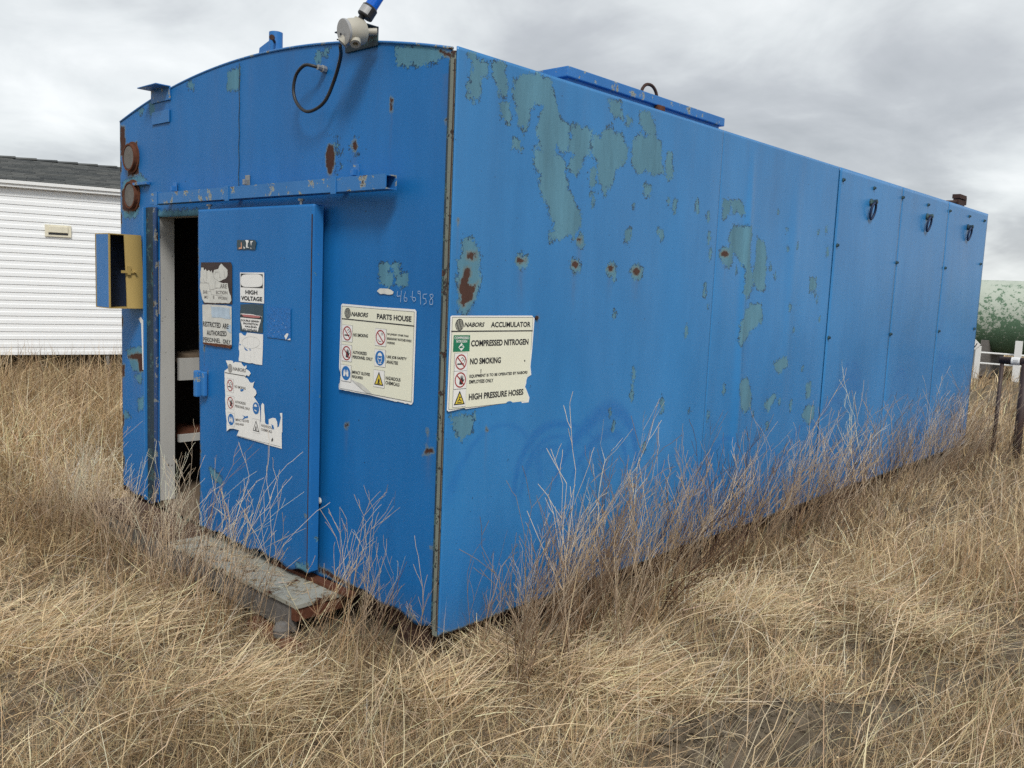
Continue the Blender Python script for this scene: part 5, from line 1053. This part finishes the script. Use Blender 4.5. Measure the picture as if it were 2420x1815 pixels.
for i in range(100):             # thinner plants at the end wall and step
    x = rw.uniform(-3.6, -0.05); y = -0.06-abs(rw.gauss(0.0, 0.16)) if x > -0.66 else -0.36-abs(rw.gauss(0, 0.18))
    put_weed(wacc, rw.choice(VARS+VAR[:3]), x, y, rw.uniform(0.6, 1.1), rw.uniform(0, 6.28), np.clip(wcol([4, 2, 6, 0.6, 1, 0.2])*1.2, 0, 0.85), rw.uniform(0.0, 0.4), 0.1, 'end')
for i in range(150):            # scattered over the field
    x, y, r = scatter(1, 2.0, 14.0, 0.75); x, y = float(x[0]), float(y[0])
    if keep_out(np.array([x]), np.array([y]), 0.25)[0] or (r[0] < 2.6): continue
    if x < 2.2 and y < -0.6 and rw.random() < 0.5: continue
    put_weed(wacc, rw.choice(VARS), x, y, rw.uniform(0.35, 0.7), rw.uniform(0, 6.28), wcol([2, 2, 3, 3, 5, 0.5]), 0.15, 0.2)
# single plants that stand out in front of the walls
for nm, lab, x, y, s, vi, ci, lx, ly, sq in (
  ('dry_weed', 'pale dry weed standing in front of the white door jamb', -2.72, -0.40, 1.05, 3, 2, -0.05, 0.0, 'end'),
  ('dry_weed', 'bushy pale weed at the left end of the rusty door step', -3.15, -0.42, 0.95, 0, 2, 0.0, 0.0, 'end'),
  ('dry_weed', 'grey dry weed reaching up before the middle of the sliding door', -1.62, -0.42, 0.95, 5, 0, 0.15, 0.05, 'end'),
  ('dry_weed', 'dry weed at the right edge of the sliding door above the step', -1.02, -0.38, 0.85, 7, 2, 0.2, 0.0, 'end'),
  ('dry_weed', 'dry weed before the end wall between the step and the corner', -0.48, -0.16, 0.85, 8, 2, 0.15, 0.0, 'end'),
  ('dry_weed', 'dark reddish brown weed leaning right against the long wall', 0.22, 2.35, 1.25, 6, 5, 0.0, 0.45, 'side'),
  ('dry_weed', 'tall pale weed reaching highest against the long wall past the notice', 0.15, 1.45, 1.35, 2, 2, 0.0, 0.15, 'side'),
  ('dry_weed', 'slim brown weed standing just right of the shed corner', 0.14, 0.42, 1.0, 4, 3, 0.0, 0.1, 'side'),
  ('dry_weed', 'tall pale weed before the narrow rear panels of the long wall', 0.16, 6.3, 1.3, 1, 2, 0.0, 0.1, 'side')):
    a1_ = Acc(); put_weed(a1_, VAR[vi], x, y, s, vi*1.7, WCOL[ci], lx, ly, sq)
    o = fastmesh(nm, np.concatenate(a1_.V), np.concatenate(a1_.Q), None, np.concatenate(a1_.C), [mg]); tag(o, lab, 'weed', 'weeds growing against the shed')
wacc.build('weed_stems', 'grey and straw coloured branching dry weeds along the shed walls', 'weeds')
# ---- small pale seed heads
hx_, hy_, hr = scatter(1500, 1.8, 6.5, 0.75); kk = ~keep_out(hx_, hy_) & (fbm(hx_, hy_, 1.3, 88) > 0.52) & (dirtmask(hx_, hy_) < 0.3); hx_, hy_ = hx_[kk], hy_[kk]; n = len(hx_)
c = np.stack([hx_, hy_, terrain(hx_, hy_)+rng.uniform(0.03, 0.22, n)], 1); s = rng.uniform(0.0025, 0.0055, n)
oct_ = np.array([[1, 0, 0], [0, 1, 0], [-1, 0, 0], [0, -1, 0], [0, 0, 0.7], [0, 0, -0.7]]); V = (c[:, None]+oct_[None]*s[:, None, None]).reshape(-1, 3)
tf = np.array([[0, 1, 4], [1, 2, 4], [2, 3, 4], [3, 0, 4], [1, 0, 5], [2, 1, 5], [3, 2, 5], [0, 3, 5]]); T = (np.arange(n)[:, None, None]*6+tf[None]).reshape(-1, 3)
a_ = Acc(); a_.add(V, None, T, np.repeat(np.array([[0.62, 0.50, 0.31]])*rng.lognormal(0, 0.15, (n, 1)), 6, 0)); a_.build('seed_heads', 'tiny pale seed heads dotted through the grass', 'seeds')
# ---- clods on the wheel track ridge
rc = random.Random(9); cl_ = MB(); rp = np.array(ridge_poly); lo, hi = rp.min(0), rp.max(0); cnt = 0
while cnt < 700:
    x, y = rc.uniform(lo[0], hi[0]), rc.uniform(lo[1], hi[1])
    if sdist(np.array([[x, y]]), ridge_poly)[0] < -0.03: continue
    z = float(terrain(np.array([x]), np.array([y]))[0]); s = rc.uniform(0.003, 0.011)*(1 if rc.random() < .85 else 2.6); vs = []
    for p in ((1,0,0),(-1,0,0),(0,1,0),(0,-1,0),(0,0,1),(0,0,-1),(.6,.6,.6),(-.6,.6,.5),(.6,-.6,.5),(-.6,-.6,.6)): vs.append((x+p[0]*s*rc.uniform(.6, 1.2), y+p[1]*s*rc.uniform(.6, 1.2), z+p[2]*s*rc.uniform(.4, .8)))
    bm = bmesh.new(); [bm.verts.new(v) for v in vs]; bmesh.ops.convex_hull(bm, input=bm.verts); bm.verts.index_update(); bm.verts.ensure_lookup_table()
    cl_.add([v.co[:] for v in bm.verts], [tuple(v.index for v in f.verts) for f in bm.faces]); bm.free(); cnt += 1
o = cl_.build('soil_clods', msoil); tag(o, 'loose grey brown soil clods on the wheel track ridge', 'soil', kind='stuff')
